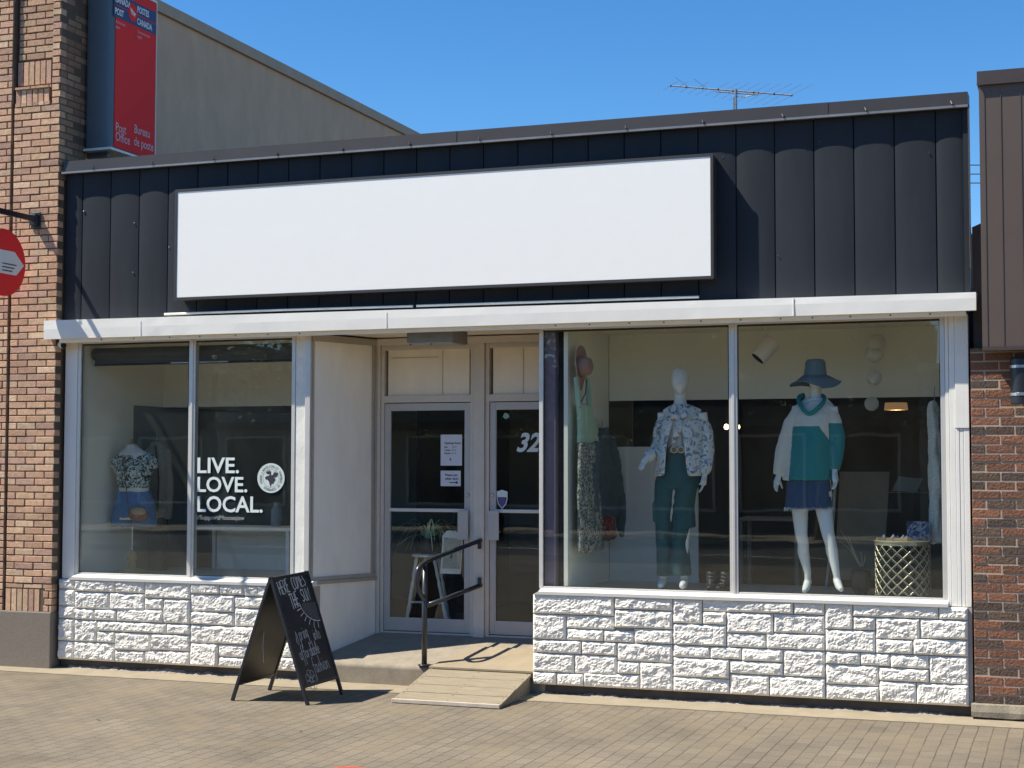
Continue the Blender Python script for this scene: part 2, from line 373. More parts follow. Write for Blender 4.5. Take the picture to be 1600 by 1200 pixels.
def islands(name, mb, mats, parent, label=None, smooth=False):
    """every loose piece becomes a part of its own"""
    par = list(range(len(mb.v)))
    def fd(i):
        while par[i] != i: par[i] = par[par[i]]; i = par[i]
        return i
    for f in mb.f:
        a = fd(f[0])
        for q in f[1:]: par[fd(q)] = a
    grp = {}
    for k, f in enumerate(mb.f): grp.setdefault(fd(f[0]), []).append(k)
    out = []
    for fs in grp.values():
        ids = sorted({i for k in fs for i in mb.f[k]}); mp = {i: n for n, i in enumerate(ids)}; b = MB()
        b.v = [mb.v[i] for i in ids]; b.f = [tuple(mp[i] for i in mb.f[k]) for k in fs]; b.c = [mb.c[k] for k in fs]; b.mi = [mb.mi[k] for k in fs]
        out.append(build(name, b, mats, parent, label, smooth))
    return out
def bevel(o, w=.004, seg=2, ang=35):
    b = o.modifiers.new('bevel', 'BEVEL'); b.width = w; b.segments = seg; b.limit_method = 'ANGLE'; b.angle_limit = R_(ang); return o
def fuse(mb, voxel=.012, sm=4, disp=None):
    """weld overlapping lofts into one continuous skin"""
    me = bpy.data.meshes.new('tmp'); me.from_pydata(mb.v, [], mb.f)
    bm = bmesh.new(); bm.from_mesh(me); bmesh.ops.recalc_face_normals(bm, faces=bm.faces); bm.to_mesh(me); bm.free()
    o = bpy.data.objects.new('tmp', me); COL.objects.link(o)
    r = o.modifiers.new('r', 'REMESH'); r.mode = 'VOXEL'; r.voxel_size = voxel
    if sm: s_ = o.modifiers.new('s', 'SMOOTH'); s_.iterations = sm; s_.factor = .5
    dg = bpy.context.evaluated_depsgraph_get(); e = o.evaluated_get(dg).to_mesh()
    out = MB(); out.v = []
    for v in e.vertices:
        p = v.co.copy()
        if disp:
            a, f, sq = disp; q = Vector((p.x*f, p.y*f, p.z*f*sq))
            p = p + v.normal*a*noise.noise(q) + v.normal*a*.5*noise.noise(q*2.3)
        out.v.append(tuple(p))
    out.f = [tuple(p.vertices) for p in e.polygons]; out.c = [(1, 1, 1)]*len(out.f); out.mi = [0]*len(out.f)
    bpy.data.objects.remove(o, do_unlink=True); bpy.data.meshes.remove(me)
    return out
def rpx(rows, Y0, mb=None, n=24):
    """loft horizontal rings between left and right picture edges on plane Y0: (py, pxL, pxR, half depth, dY)"""
    rg = []
    for py, a, b, d, dy in rows:
        A = W(a, py, Y0+dy); B = W(b, py, Y0+dy); rg.append(((A.x+B.x)/2, Y0+dy, (A.z+B.z)/2, abs(B.x-A.x)/2, d))
    mb = mb or MB(); mb.rings(rg, n); return mb
def text(s, size, org, ud, vd, m_, parent, name='lettering', bold=0.0, shear=0.0, th=.002, sx=1.0, align='LEFT', label=None, space=1.0, mb_only=False):
    cu = bpy.data.curves.new('t', 'FONT'); cu.body = s; cu.size = size; cu.offset = bold; cu.shear = shear
    cu.align_x = align; cu.resolution_u = 3; cu.space_character = space; cu.extrude = 0
    ob = bpy.data.objects.new('t', cu); COL.objects.link(ob)
    dg = bpy.context.evaluated_depsgraph_get(); e = ob.evaluated_get(dg).to_mesh()
    ud = Vector(ud).normalized(); vd = Vector(vd).normalized(); nr = ud.cross(vd); org = Vector(org)
    out = MB(); out.add([org+ud*v.co.x*sx+vd*v.co.y+nr*th for v in e.vertices], [tuple(p.vertices) for p in e.polygons])
    bpy.data.objects.remove(ob, do_unlink=True); bpy.data.curves.remove(cu)
    if mb_only: return out
    return build(name, out, m_, parent, label)
def join(*mbs):
    o = MB()
    for i, b in enumerate(mbs):
        k = len(o.v); o.v += b.v; o.f += [tuple(x+k for x in f) for f in b.f]; o.c += b.c; o.mi += b.mi
    return o
def strokes(lines, org, ud, vd, w, th=.0015):
    """flat ribbons for hand drawn strokes; points in (u, v)"""
    ud = Vector(ud); vd = Vector(vd); nr = ud.normalized().cross(vd.normalized()); org = Vector(org); mb = MB()
    for ln in lines:
        P = [org+ud*a+vd*b+nr*th for a, b in ln]; vs = []
        for i, p in enumerate(P):
            t = (P[min(i+1, len(P)-1)]-P[max(i-1, 0)]).normalized(); sd = nr.cross(t)*w*.5*random.uniform(.8, 1.15)
            vs += [p-sd, p+sd]
        mb.add(vs, [(2*i, 2*i+2, 2*i+3, 2*i+1) for i in range(len(P)-1)])
    return mb
def arc(cx, cy, r, a0, a1, n=10, ry=None):
    ry = r if ry is None else ry
    return [(cx+r*cos(R_(a0+(a1-a0)*i/n)), cy+ry*sin(R_(a0+(a1-a0)*i/n))) for i in range(n+1)]

# ================================================================== SETTING
mb = MB(); mb.box(-400, 400, -400, 400, -.30, -.16); struct('ground', mb, M['dark_conc'])
mb = MB(); mb.box(-60, 40, -17.5, -.34, -.15, 0.0); struct('pavement', mb, M['pavers'])
# uneven pale concrete strip along the shop fronts, its kerb line wandering a little
mb = MB(); n_ = 160; top = []; 
xs = [-16+20.0*i/n_ for i in range(n_+1)]
def edge_y(x): return -.36-.025*noise.noise(Vector((x*.8, 3, 0)))-.012*noise.noise(Vector((x*5, 1, 0)))
for x0, x1 in zip(xs, xs[1:]):
    ya, yb = edge_y(x0), edge_y(x1)
    mb.add([(x0, ya, -.01), (x1, yb, -.01), (x0, ya, .008), (x1, yb, .008), (x0, .0, .022), (x1, .0, .022)], [(0, 1, 3, 2), (2, 3, 5, 4)])
struct('concrete_strip', mb, M['conc_strip'])
mb = MB(); mb.box(-60, 40, -27.0, -17.5, -.15, -.12)
struct('road', mb, M['asphalt'])
mb = MB()
for i in range(14): mb.box(-50+i*6, -47+i*6, -22.35, -22.22, -.119, -.115)
struct('road_markings', mb, M['line'])
mb = MB(); mb.box(-60, 40, -33, -27.0, -.15, 0); struct('far_pavement', mb, M['concrete'])

# ================================================================== SHOP
shop = thing('shop_building', 'single-storey boutique with charcoal ribbed metal fascia over white canopy and white stone base', 'shop', (-4.9, 0, 0))
XL, XR = -9.095, -.722            # shop front
ZC = 3.14                         # canopy underside
ZS = .86                          # top of stone
# --- stone veneer
PP = [(0,.59,0,.44),(.59,1,0,.28),(0,.245,.44,1),(.245,.59,.44,.74),(.59,1,.28,.68),(.245,.515,.74,1),(.515,.73,.74,1),(.73,1,.68,1)]
QQ = [(0,.355,0,.30),(.355,.61,0,.30),(.61,1,0,.40),(0,.305,.30,.72),(.305,.61,.30,.72),(.61,.77,.40,.68),(.77,1,.40,1),(0,.175,.72,1),(.175,.37,.72,1),(.37,.77,.68,1)]
RR = [(0,.2,0,.54),(.2,.8,0,.26),(.8,1,0,.26),(.2,.36,.26,.54),(.36,.67,.26,.70),(.67,1,.26,.66),(0,.36,.54,1),(.36,.62,.70,1),(.62,1,.66,1)]
SS = [(0,.25,0,.26),(.25,.46,0,.26),(.46,.73,0,.28),(.73,1,0,.56),(0,.38,.26,.68),(.38,.73,.28,.56),(0,.38,.68,1),(.38,.64,.56,1),(.64,1,.56,1)]
def stone_block(mb, x0, x1, z0, z1, seed):
    g = .0032; x0 += g; x1 -= g; z0 += g; z1 -= g
    step = .0095; nx = max(3, int((x1-x0)/step)); nz = max(3, int((z1-z0)/step)); vs = []
    rnd = random.Random(seed); base = rnd.uniform(-.004, .005); tx, tz = rnd.uniform(-.05, .05), rnd.uniform(-.06, .03)
    for j in range(nz+1):
        for i in range(nx+1):
            x = x0+(x1-x0)*i/nx; z = z0+(z1-z0)*j/nz
            e = min(x-x0, x1-x, z-z0, z1-z)
            wob = .005*noise.noise(Vector((x*22, seed*3.1, z*22)))
            k = max(0, min(1, (e+wob)/.017)); k = k*k*(3-2*k)
            p = Vector((x*15+seed*5.3, seed*1.7, z*21))
            h = noise.noise(p)*.0075+abs(noise.noise(p*2.1))*.010-abs(noise.noise(p*.7+Vector((4, 2, 1))))*.011+noise.noise(p*4.7)*.0045
            h = round(h/.0045)*.0045*.45+h*.55
            h += (x-(x0+x1)/2)*tx+(z-(z0+z1)/2)*tz+base
            y = -.052-k*max(.0, .020+h)
            vs.append((x, y, z))
    w = nx+1
    fs = [(j*w+i, j*w+i+1, (j+1)*w+i+1, (j+1)*w+i) for j in range(nz) for i in range(nx)]
    mb.add(vs, fs)
    # returns to the joint plane
    for a, b in (((x0, z0), (x1, z0)), ((x1, z0), (x1, z1)), ((x1, z1), (x0, z1)), ((x0, z1), (x0, z0))):
        mb.add([(a[0], -.052, a[1]), (b[0], -.052, b[1]), (b[0], -.03, b[1]), (a[0], -.03, a[1])], [(0, 1, 2, 3)])
def stone_panel(mb, x0, x1, top, bot, zb, zt, seed, clip=None):
    zm = (zb+zt)/2
    for half, (za, zz) in ((top, (zm, zt)), (bot, (zb, zm))):
        for k, (u0, u1, v0, v1) in enumerate(half):
            a, b = x0+(x1-x0)*u0, x0+(x1-x0)*u1
            if clip: 
                if a > clip-.03: continue
                b = min(b, clip)
            stone_block(mb, a, b, zz-(zz-za)*v1, zz-(zz-za)*v0, seed*31+k+(0 if half is top else 11))
sv = MB(); zb, zt = .098, ZS-.002
XA = W(116, 960, -.06).x; XB = W(297, 960, -.06).x
for k, (v0, v1) in enumerate(((0, .125), (.125, .335), (.335, .49), (.49, .77), (.77, 1))):   # narrow corner stones
    stone_block(sv, XL+.004, XA, zt-(zt-zb)*v1, zt-(zt-zb)*v0, 90+k)
stone_panel(sv, XA, XB, QQ, RR, zb, zt, 2)
stone_panel(sv, XB, XB+1.22, SS, PP, zb, zt, 3, clip=-6.40)
build('stone_veneer', sv, M['stone'], shop); sv = MB()
X1 = W(832, 1000, -.06).x; X2 = W(1051, 1000, -.06).x; X3 = W(1289, 1000, -.06).x; X4 = W(1513, 1000, -.06).x
stone_panel(sv, X1, X2, PP, QQ, zb, zt, 4); stone_panel(sv, X2, X3, RR, SS, zb, zt, 5); stone_panel(sv, X3, X4, RR, SS, zb, zt, 6)
build('stone_veneer', sv, M['stone'], shop)
mb = MB(); mb.box(XL, -6.40, -.034, .12, .10, ZS-.004); mb.box(X1+.003, XR-.002, -.034, .12, .10, ZS-.004)
islands('base_wall', mb, M['stone_gap'], shop)
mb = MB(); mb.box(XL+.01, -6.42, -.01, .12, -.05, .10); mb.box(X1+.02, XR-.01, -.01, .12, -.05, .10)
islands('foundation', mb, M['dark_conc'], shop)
# --- recessed entrance floor
FR = [(-6.44, -.02), (-4.20, -.02), (-4.05, .95), (-6.10, .95)]
def zfl(y): return .195+.235*max(y, -.02)
mb = MB(); mb.hexa([(-6.46, -.02), (-4.20, -.02), (-4.05, .95), (-6.08, .95)], -.05, [zfl(-.02), zfl(-.02), zfl(.95), zfl(.95)])
bevel(build('entrance_step', mb, M['concrete'], shop), .03, 4, 50)
# --- splayed wall of the entrance, left
A0 = Vector((-6.442, .0, 0)); A1 = Vector((-6.150, .80, 0)); dA = (A1-A0); nA = Vector((dA.y, -dA.x, 0)).normalized()   # towards the entrance
def wseg(mb, a, b, z0, z1, th, off=0.0):
    p = A0+dA*a+nA*off; q = A0+dA*b+nA*off; r = q-nA*th; s = p-nA*th
    mb.hexa([(p.x, p.y), (q.x, q.y), (r.x, r.y), (s.x, s.y)], z0, z1)
mb = MB(); wseg(mb, .01, .985, .15, .868, .10, .0); wseg(mb, .035, .90, .935, 3.075, .10, -.004)
build('splayed_wall_panel', mb, M['white_panel'], shop)
mb = MB(); wseg(mb, .0, 1.0, .868, .90, .11, .022); wseg(mb, .0, 1.0, .90, .935, .11, .012); wseg(mb, .005, .034, .936, 3.10, .10, .006); wseg(mb, .902, .935, .936, 3.10, .10, .008); wseg(mb, .940, .99, .936, 3.10, .10, .014)
wseg(mb, .0, 1.0, 3.076, 3.135, .10, .016)
bevel(build('splayed_wall_trim', mb, mat('grey_beige_trim', (.40, .36, .30), .6, var=.12, vs=9), shop), .003)
mb = MB(); mb.box(-4.235, -4.13, .03, .80, .15, 3.13); build('entrance_side_wall', mb, M['purple'], shop)
# --- soffit and canopy
mb = MB(); mb.box(-9.06, -.73, -.17, .95, ZC+.012, ZC+.03); build('soffit', mb, M['cream'], shop)
mb = MB()
nseg = 60; x0, x1 = -9.20, -.652
vs = []; 
for i in range(nseg+1):
    x = x0+(x1-x0)*i/nseg; w_ = .006*noise.noise(Vector((x*1.7, 0, 0)))+.003*noise.noise(Vector((x*6, 0, 2)))
    zt_c = 3.322-.040*i/nseg; vs += [(x, -.207+w_, 3.142), (x, -.209+w_*.5, 3.235), (x, -.207+w_, zt_c), (x, -.03, zt_c+.006), (x, -.17, 3.142)]
fs = []
for i in range(nseg):
    a = i*5; b = a+5
    fs += [(a, b, b+1, a+1), (a+1, b+1, b+2, a+2), (a+2, b+2, b+3, a+3), (a+4, b+4, b, a), (a+3, b+3, b+4, a+4)]
fs += [(0, 1, 2, 3, 4), tuple(nseg*5+k for k in (4, 3, 2, 1, 0))]
mb.add(vs, fs)
cano = build('canopy', mb, M['white_metal'], shop)
mb = MB()
for px in (220, 604, 1240):
    x = W(px, 500, -.21).x; mb.box(x-.0015, x+.0015, -.2125, -.2, 3.146, 3.285)
islands('canopy_joint', mb, M['white_side'], cano)
mb = MB(); mb.box(-9.05, -.73, -.168, -.155, ZC-.035, ZC+.012); mb.box(-9.05, -6.45, -.155, -.01, ZC-.012, ZC); mb.box(-4.24, -.73, -.155, -.01, ZC-.012, ZC)
build('canopy_trim', mb, M['cream'], shop)
mb = MB()
for px in list(range(160, 480, 52))+list(range(868, 1500, 58)):
    p = W(px, 515, -.17); mb.ball((p.x+random.uniform(-.03, .03), -.170, ZC-.013), .007, .004, .007, 6)
islands('trim_screw', mb, M['bronze'], cano)
mb = MB()
a = W(257, 491, -.13); b = W(645, 478.5, -.13); c = W(651, 478, -.13); d = W(1092, 464, -.13)
mb.tube([a, (a+b)/2+Vector((0, 0, .004)), b], .011, 8); mb.tube([c, (c+d)/2, d], .011, 8)
islands('canopy_rail', mb, M['white_wood'], cano)
# --- ribbed fascia
ZF0, ZF1 = 3.292, 4.83
fas = MB(); gp = .318; x = W(128, 400, -.04).x-gp
edges = [XL]
k = 0
while x+gp*(k+1) < XR-.05: edges.append(x+gp*(k+1)) if x+gp*(k+1) > XL+.05 else None; k += 1
edges.append(XR)
for a, b in zip(edges, edges[1:]):
    a_, b_ = a+.005, b-.005; nn = 8; vs = []
    bow = .010+random.uniform(-.002, .004)
    for z in (ZF0, (ZF0+ZF1)/2, ZF1):
        for i in range(nn+1):
            u = i/nn; vs.append((a_+(b_-a_)*u, -.040-bow*(1-(2*u-1)**2)**.7-(0 if z != (ZF0+ZF1)/2 else random.uniform(0, .002)), z))
    w = nn+1
    fas.add(vs, [(j*w+i, j*w+i+1, (j+1)*w+i+1, (j+1)*w+i) for j in range(2) for i in range(nn)])
    for xx, s_ in ((a_, 1), (b_, -1)):
        fas.add([(xx, -.040, ZF0), (xx, -.022, ZF0), (xx, -.022, ZF1), (xx, -.040, ZF1)], [(0, 1, 2, 3) if s_ < 0 else (3, 2, 1, 0)])
fo = build('fascia', fas, M['charcoal'], shop, smooth=False)
for p in fo.data.polygons: p.use_smooth = True
mb = MB(); mb.box(XL+.001, XR-.001, -.0215, .12, ZF0-.02, ZF1+.02); build('fascia_backing', mb, M['black'], shop)
mb = MB()
for _ in range(16):
    xx = random.uniform(XL+.2, XR-.2); zz = random.uniform(3.5, 4.6); mb.ball((xx, -.053, zz), .008, .003, .008, 6)
mb.ball((W(131, 331, -.05).x, -.052, W(131, 331, -.05).z), .014, .006, .012, 6)
islands('fascia_rivet', mb, M['bronze'], fo)
mb = MB(); mb.box(XR+.0, XR+.014, -.05, .14, ZF0-.02, ZF1+.01); mb.box(XR+.0145, XR+.022, .0, .14, 3.5, 4.80); build('fascia_end', mb, M['white_side'], fo)
mb = MB(); mb.box(XR-.02, XR+.018, -.0585, -.0505, ZF0, ZF1); build('corner_trim', mb, M['charcoal'], fo)
cp = MB()
sg = [XL-.0, -7.05, -5.0, -2.9, -1.78, XR+.022]
for i, (a, b) in enumerate(zip(sg, sg[1:])):
    y0 = -.098-(i % 2)*.004; cp.add([(a, y0, 4.750), (b, y0, 4.750), (b, y0+.012, 4.872), (a, y0+.012, 4.872), (a, .16, 4.885), (b, .16, 4.885), (a, -.03, 4.750), (b, -.03, 4.750), (a, .16, 4.80), (b, .16, 4.80)],
        [(0, 1, 2, 3), (3, 2, 5, 4), (0, 6, 7, 1), (6, 8, 9, 7), (4, 5, 9, 8), (0, 3, 4, 8, 6), (1, 7, 9, 5, 2)])
cpo = build('coping', cp, M['bronze'], shop)
mb = MB(); mb.box(XL, XR+.022, -.118, -.085, 4.746, 4.764); build('drip_edge', mb, mat('worn_drip_edge', (.30, .28, .26), .35, .5, var=.2), cpo)
mb = MB()
for i in range(13):
    xx = XL+.35+i*.66; mb.tube([(xx, -.108, 4.80), (xx+.012, -.124, 4.772)], .008, 6)
islands('coping_clip', mb, M['bronze'], cpo)
# --- shop body behind
mb = MB(); mb.box(XL+.02, XR-.01, .16, 9.0, 3.42, 3.55); build('roof', mb, M['dark_conc'], shop)
mb = MB(); mb.hexa([(XR-.12, .3), (XR+.0, .3), (XR+.0, 9), (XR-.12, 9)], 3.2, [3.86, 3.86, 3.62, 3.62]); mb.box(XL+.02, XR-.01, 8.9, 9.0, -.1, 3.42)
mb.box(XR-.10, XR-.005, .13, 9.0, -.1, 3.2); mb.box(XL+.005, XL+.10, .13, 9.0, -.1, 3.42)
build('outer_wall', mb, M['dark_conc'], shop)
mb = MB(); mb.box(XL+.1, XR-.1, .14, 8.9, 3.16, 3.18); build('ceiling', mb, M['int_ceiling'], shop)
mb = MB(); mb.box(XL+.1, XR-.1, .96, 8.9, .30, .385); build('shop_floor', mb, M['shop_floor'], shop)
# display platforms
mb = MB(); mb.box(-8.95, -6.50, .03, 1.48, .82, .885); mb.box(-4.12, -.83, .03, 1.30, .82, .885)
islands('display_floor', mb, M['int_floor'], shop)
mb = MB(); mb.box(-8.95, -6.50, 1.48, 1.50, .38, .885); mb.box(-4.12, -.83, 1.30, 1.32, .38, .885); islands('display_riser', mb, M['int_half'], shop)
# interior walls
mb = MB(); mb.box(-8.99, -8.955, .02, .95, .885, 3.16); mb.box(-8.99, -8.955, .95, 1.5, 2.552, 3.16); mb.box(-8.99, -8.955, 1.5, 8.9, 2.56, 3.16); mb.box(-8.955, -6.3, 1.5, 1.54, 2.55, 3.16)
mb.box(-4.02, -.83, 1.30, 1.34, 2.548, 3.16); mb.box(-.86, -.83, .02, 1.3, 2.548, 3.16)
islands('display_wall', mb, M['int_wall'], shop)
mb = MB(); mb.box(-4.06, -4.025, .05, 1.30, .885, 3.16); build('display_side_wall', mb, M['int_side'], shop)
mb = MB(); mb.box(-4.02, -3.184, 1.30, 1.33, .885, 2.12); build('half_partition', mb, M['int_half'], shop)
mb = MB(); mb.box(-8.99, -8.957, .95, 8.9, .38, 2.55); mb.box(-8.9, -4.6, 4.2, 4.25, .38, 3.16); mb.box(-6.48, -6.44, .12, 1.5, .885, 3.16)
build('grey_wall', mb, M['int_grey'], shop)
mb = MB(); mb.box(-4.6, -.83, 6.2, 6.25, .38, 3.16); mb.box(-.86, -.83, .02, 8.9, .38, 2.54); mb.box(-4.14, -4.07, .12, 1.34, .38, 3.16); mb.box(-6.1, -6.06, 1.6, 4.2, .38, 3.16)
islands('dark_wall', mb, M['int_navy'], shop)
# --- windows
def frame_boxes(mb, x0, x1, z0, z1, t, y0, y1, sides='LRTB'):
    if 'L' in sides: mb.box(x0, x0+t, y0, y1, z0, z1)
    if 'R' in sides: mb.box(x1-t, x1, y0, y1, z0, z1)
    if 'T' in sides: mb.box(x0+t, x1-t, y0, y1, z1-t, z1)
    if 'B' in sides: mb.box(x0+t, x1-t, y0, y1, z0, z0+t)
def pane(x0, x1, z0, z1, y, parent, name='pane'):
    mb = MB(); mb.add([(x0, y, z0), (x1, y, z0), (x1, y, z1), (x0, y, z1)], [(0, 1, 2, 3)]); return build(name, mb, GLASS, parent)
def display_window(x0, x1, xm, label, gm=None):
    global GLASS
    keep = GLASS; GLASS = gm or GLASS
    mb = MB(); zt, zb_ = ZC-.015, .905
    mb.box(x0, x0+.035, -.012, .05, zb_, zt); mb.box(x1-.035, x1, -.012, .05, zb_, zt)
    mb.box(xm-.034, xm+.034, -.014, .05, zb_, zt); mb.box(xm-.012, xm+.012, -.022, -.014, zb_, zt)
    mb.box(x0+.035, xm-.034, -.010, .05, zt-.02, zt); mb.box(xm+.034, x1-.035, -.010, .05, zt-.02, zt)
    mb.box(x0+.035, xm-.034, -.010, .05, zb_, zb_+.016); mb.box(xm+.034, x1-.035, -.010, .05, zb_, zb_+.016)
    w = build('window_frame', mb, M['alu_frame'], shop, label); bevel(w, .003)
    pane(x0+.03, xm-.03, zb_+.01, zt-.01, .006, w); pane(xm+.03, x1-.03, zb_+.01, zt-.01, .006, w)
    GLASS = keep; return w
wl = display_window(-8.945, -6.605, W(300, 700).x, 'left display window frame', M['glass_left'])
wr = display_window(-4.262, -.905, W(1146.5, 700).x, 'right display window frame')
# gasket lines
mb = MB()
for x0, x1 in ((-8.912, -7.727), (-7.655, -6.64), (-4.227, -2.62), (-2.548, -.94)):
    mb.box(x0, x1, .0065, .012, .92, .928); mb.box(x0, x0+.008, .0065, .012, .928, 3.1); mb.box(x1-.008, x1, .0065, .012, .928, 3.1); mb.box(x0, x1, .0065, .012, 3.088, 3.105)
islands('window_gasket', mb, M['black'], shop)
# sills
mb = MB()
for a, b in ((-8.975, -6.40), (X1+.01, -.90)):
    mb.add([(a, -.085, ZS-.004), (b, -.085, ZS-.004), (b, -.088, ZS+.022), (a+.05, -.088, ZS+.022), (b, -.013, ZS+.045), (a+.05, -.013, ZS+.045), (a, .1, ZS-.004), (b, .1, ZS-.004), (b, .1, ZS+.045), (a+.05, .1, ZS+.045)],
       [(0, 1, 2, 3), (3, 2, 4, 5), (5, 4, 8, 9), (0, 6, 7, 1), (1, 7, 8, 4, 2), (0, 3, 5, 9, 6), (6, 9, 8, 7)])
islands('sill', mb, M['white_metal'], shop)
# posts either side
mb = MB(); mb.box(XL+.012, -8.947, -.02, .1, ZS, ZC-.012); bevel(build('corner_post', mb, M['white_metal'], shop), .004)
mb = MB(); mb.box(-6.603, -6.497, -.006, .1, ZS+.04, ZC-.012); bevel(build('peeling_post', mb, M['white_wood'], shop, 'white post with peeling paint'), .004)
mb = MB(); mb.box(-6.495, -6.443, -.03, .03, ZS+.04, ZC-.012); bevel(build('edge_post', mb, M['alu_frame'], shop), .003)
mb = MB(); mb.box(-.903, -.876, -.02, .1, ZS, ZC-.012); mb.box(-.873, -.83, -.028, .1, ZS, ZC-.012); mb.box(-.828, -.80, -.032, .1, ZS, 2.24); mb.box(-.798, -.77, -.030, .1, ZS, 2.24); mb.box(-.768, XR-.003, -.032, .1, ZS, 2.24); mb.box(-.828, XR-.003, -.040, .1, 2.242, ZC-.012)
bevel(build('siding', mb, M['white_side'], shop), .003)
# blinds in the left window
p0 = W(128, 560, .22)
mb = MB(); mb.tube([(-8.93, .24, 3.02), (-6.62, .24, 3.02)], .06, 12); mb.box(-8.90, -6.64, .20, .206, 2.93, 3.03)
bl = build('roller_blind', mb, mat('dark_blind', (.075, .072, .06), .8, var=.2, streak=(1, 1, 12)), shop)
mb = MB(); mb.box(-8.90, -6.64, .19, .215, 2.905, 2.928); build('blind_bar', mb, M['black'], bl)
mb = MB(); mb.box(-8.04, -7.42, .184, .189, 2.911, 2.922); build('blind_handle', mb, M['alu'], bl)

# --- doors
YD = .80
jm = MB()
zt_ = ZC
for a, b, y in ((-6.148, -6.118, YD-.03), (-6.116, -6.083, YD-.012), (-5.208, -5.170, YD-.014), (-5.168, -5.062, YD-.035), (-5.060, -5.022, YD-.014), (-4.150, -4.10, YD-.014)):
    jm.box(a, b, y, YD+.09, .36, zt_)
for a, b in ((-6.083, -5.208), (-5.022, -4.150)):
    jm.box(a, b, YD-.016, YD+.08, 2.535, 2.60); jm.box(a, b, YD-.010, YD+.08, 3.03, zt_); jm.box(a, b, YD-.010, YD+.08, .355, .395)
jm.box(-6.148, -4.10, YD-.045, YD-.036, 3.075, zt_)
bevel(build('door_surround', jm, M['trim'], shop), .003)
tp = MB()
for a, b in ((-6.083, -5.208), (-5.022, -4.150)): tp.box(a+.03, b-.02, YD+.012, YD+.03, 2.60, 3.03)
t_ = islands('transom_panel', tp, M['cream'], shop)[0]
mb = MB()
for x in (-5.50, -4.70): mb.box(x, x+.008, YD+.008, YD+.0118, 2.605, 3.025)
mb.box(-6.02, -5.54, YD+.008, YD+.0118, 2.955, 2.963)
islands('panel_seam', mb, mat('seam_shadow_paint', (.50, .46, .38), .7), t_)
def door(x0, x1, hinge_left):
    mb = MB(); st = .052; z0, z1 = .402, 2.528
    mb.box(x0, x0+st, YD, YD+.045, z0, z1); mb.box(x1-st, x1, YD, YD+.045, z0, z1)
    mb.box(x0+st, x1-st, YD, YD+.045, z1-.07, z1); mb.box(x0+st, x1-st, YD, YD+.045, z0, z0+.115)
    d_ = build('door', mb, M['door'], shop); bevel(d_, .003)
    mb = MB(); mb.add([(x0+st, YD+.02, z0+.115), (x1-st, YD+.02, z0+.115), (x1-st, YD+.02, z1-.07), (x0+st, YD+.02, z1-.07)], [(0, 1, 2, 3)]); build('door_glass', mb, GLASS, d_)
    mb = MB(); g = .008
    mb.box(x0+st, x0+st+g, YD+.004, YD+.018, z0+.115, z1-.07); mb.box(x1-st-g, x1-st, YD+.004, YD+.018, z0+.115, z1-.07); mb.box(x0+st+g, x1-st-g, YD+.004, YD+.018, z0+.115, z0+.123)
    build('glazing_bead', mb, M['alu'], d_)
    zb2 = W(660, 797, YD).z
    mb = MB(); mb.box(x0+st, x1-st, YD-.012, YD+.012, zb2-.016, zb2+.016); bevel(build('push_bar', mb, M['alu_frame'], d_), .004)
    xh = x1-.055 if hinge_left else x0+.055
    mb = MB(); mb.box(xh-.052, xh+.052, YD-.05, YD-.042, zb2-.265, zb2+.004)
    mb.box(xh-.05, xh-.035, YD-.042, YD-.001, zb2-.20, zb2-.18); mb.box(xh+.035, xh+.05, YD-.042, YD-.001, zb2-.20, zb2-.18); bevel(build('pull_plate', mb, M['door'], d_), .003)
    xk = x1-.026 if hinge_left else x0+.026
    mb = MB(); mb.lathe((0, 0, 0), [(.016, 0), (.017, .006), (.012, .012), (.004, .013)], 14)
    mb.v = [(xk+v[0], YD-v[2], zb2+.145+v[1]) for v in mb.v]; mb.f = [f[::-1] for f in mb.f]; build('lock_cylinder', mb, M['alu'], d_)
    return d_
dL = door(-6.080, -5.211, True); dR = door(-5.019, -4.153, False)
# street number on the right door
n0 = W(806, 705, YD+.015)
text('32', .235, n0, (1, 0, 0), (0, 0, 1), M['vinyl'], dR, 'street_number', bold=.007, shear=.35, th=.004, sx=.92)
# shield sticker
sh = [(-.5, .5), (-.2, .56), (0, .62), (.2, .56), (.5, .5), (.5, -.05), (.38, -.4), (0, -.75), (-.38, -.4), (-.5, -.05)]
c = W(784.5, 779, YD+.015)
def flat(pts, c, s, y, sz=None):
    mb = MB(); mb.add([(c.x+a*s, y, c.z+b*(sz or s)) for a, b in pts], [tuple(range(len(pts)))]); return mb
st1 = build('shield_sticker', flat(sh[::-1], c, .105, YD+.016, .13), M['vinyl'], dR)
build('sticker_panel', flat([(-.42, .1), (-.42, -.05), (-.32, -.35), (0, -.64), (.32, -.35), (.42, -.05), (.42, .1)], c, .105, YD+.0145, .13), M['purple_s'], dR)
c2 = W(790, 650, YD+.015)
build('small_sticker', flat([(-.5, -.1), (-.1, .5), (.5, .3), (.6, -.2), (0, -.5)][::-1], c2, .06, YD+.0155), M['green_s'], dR)

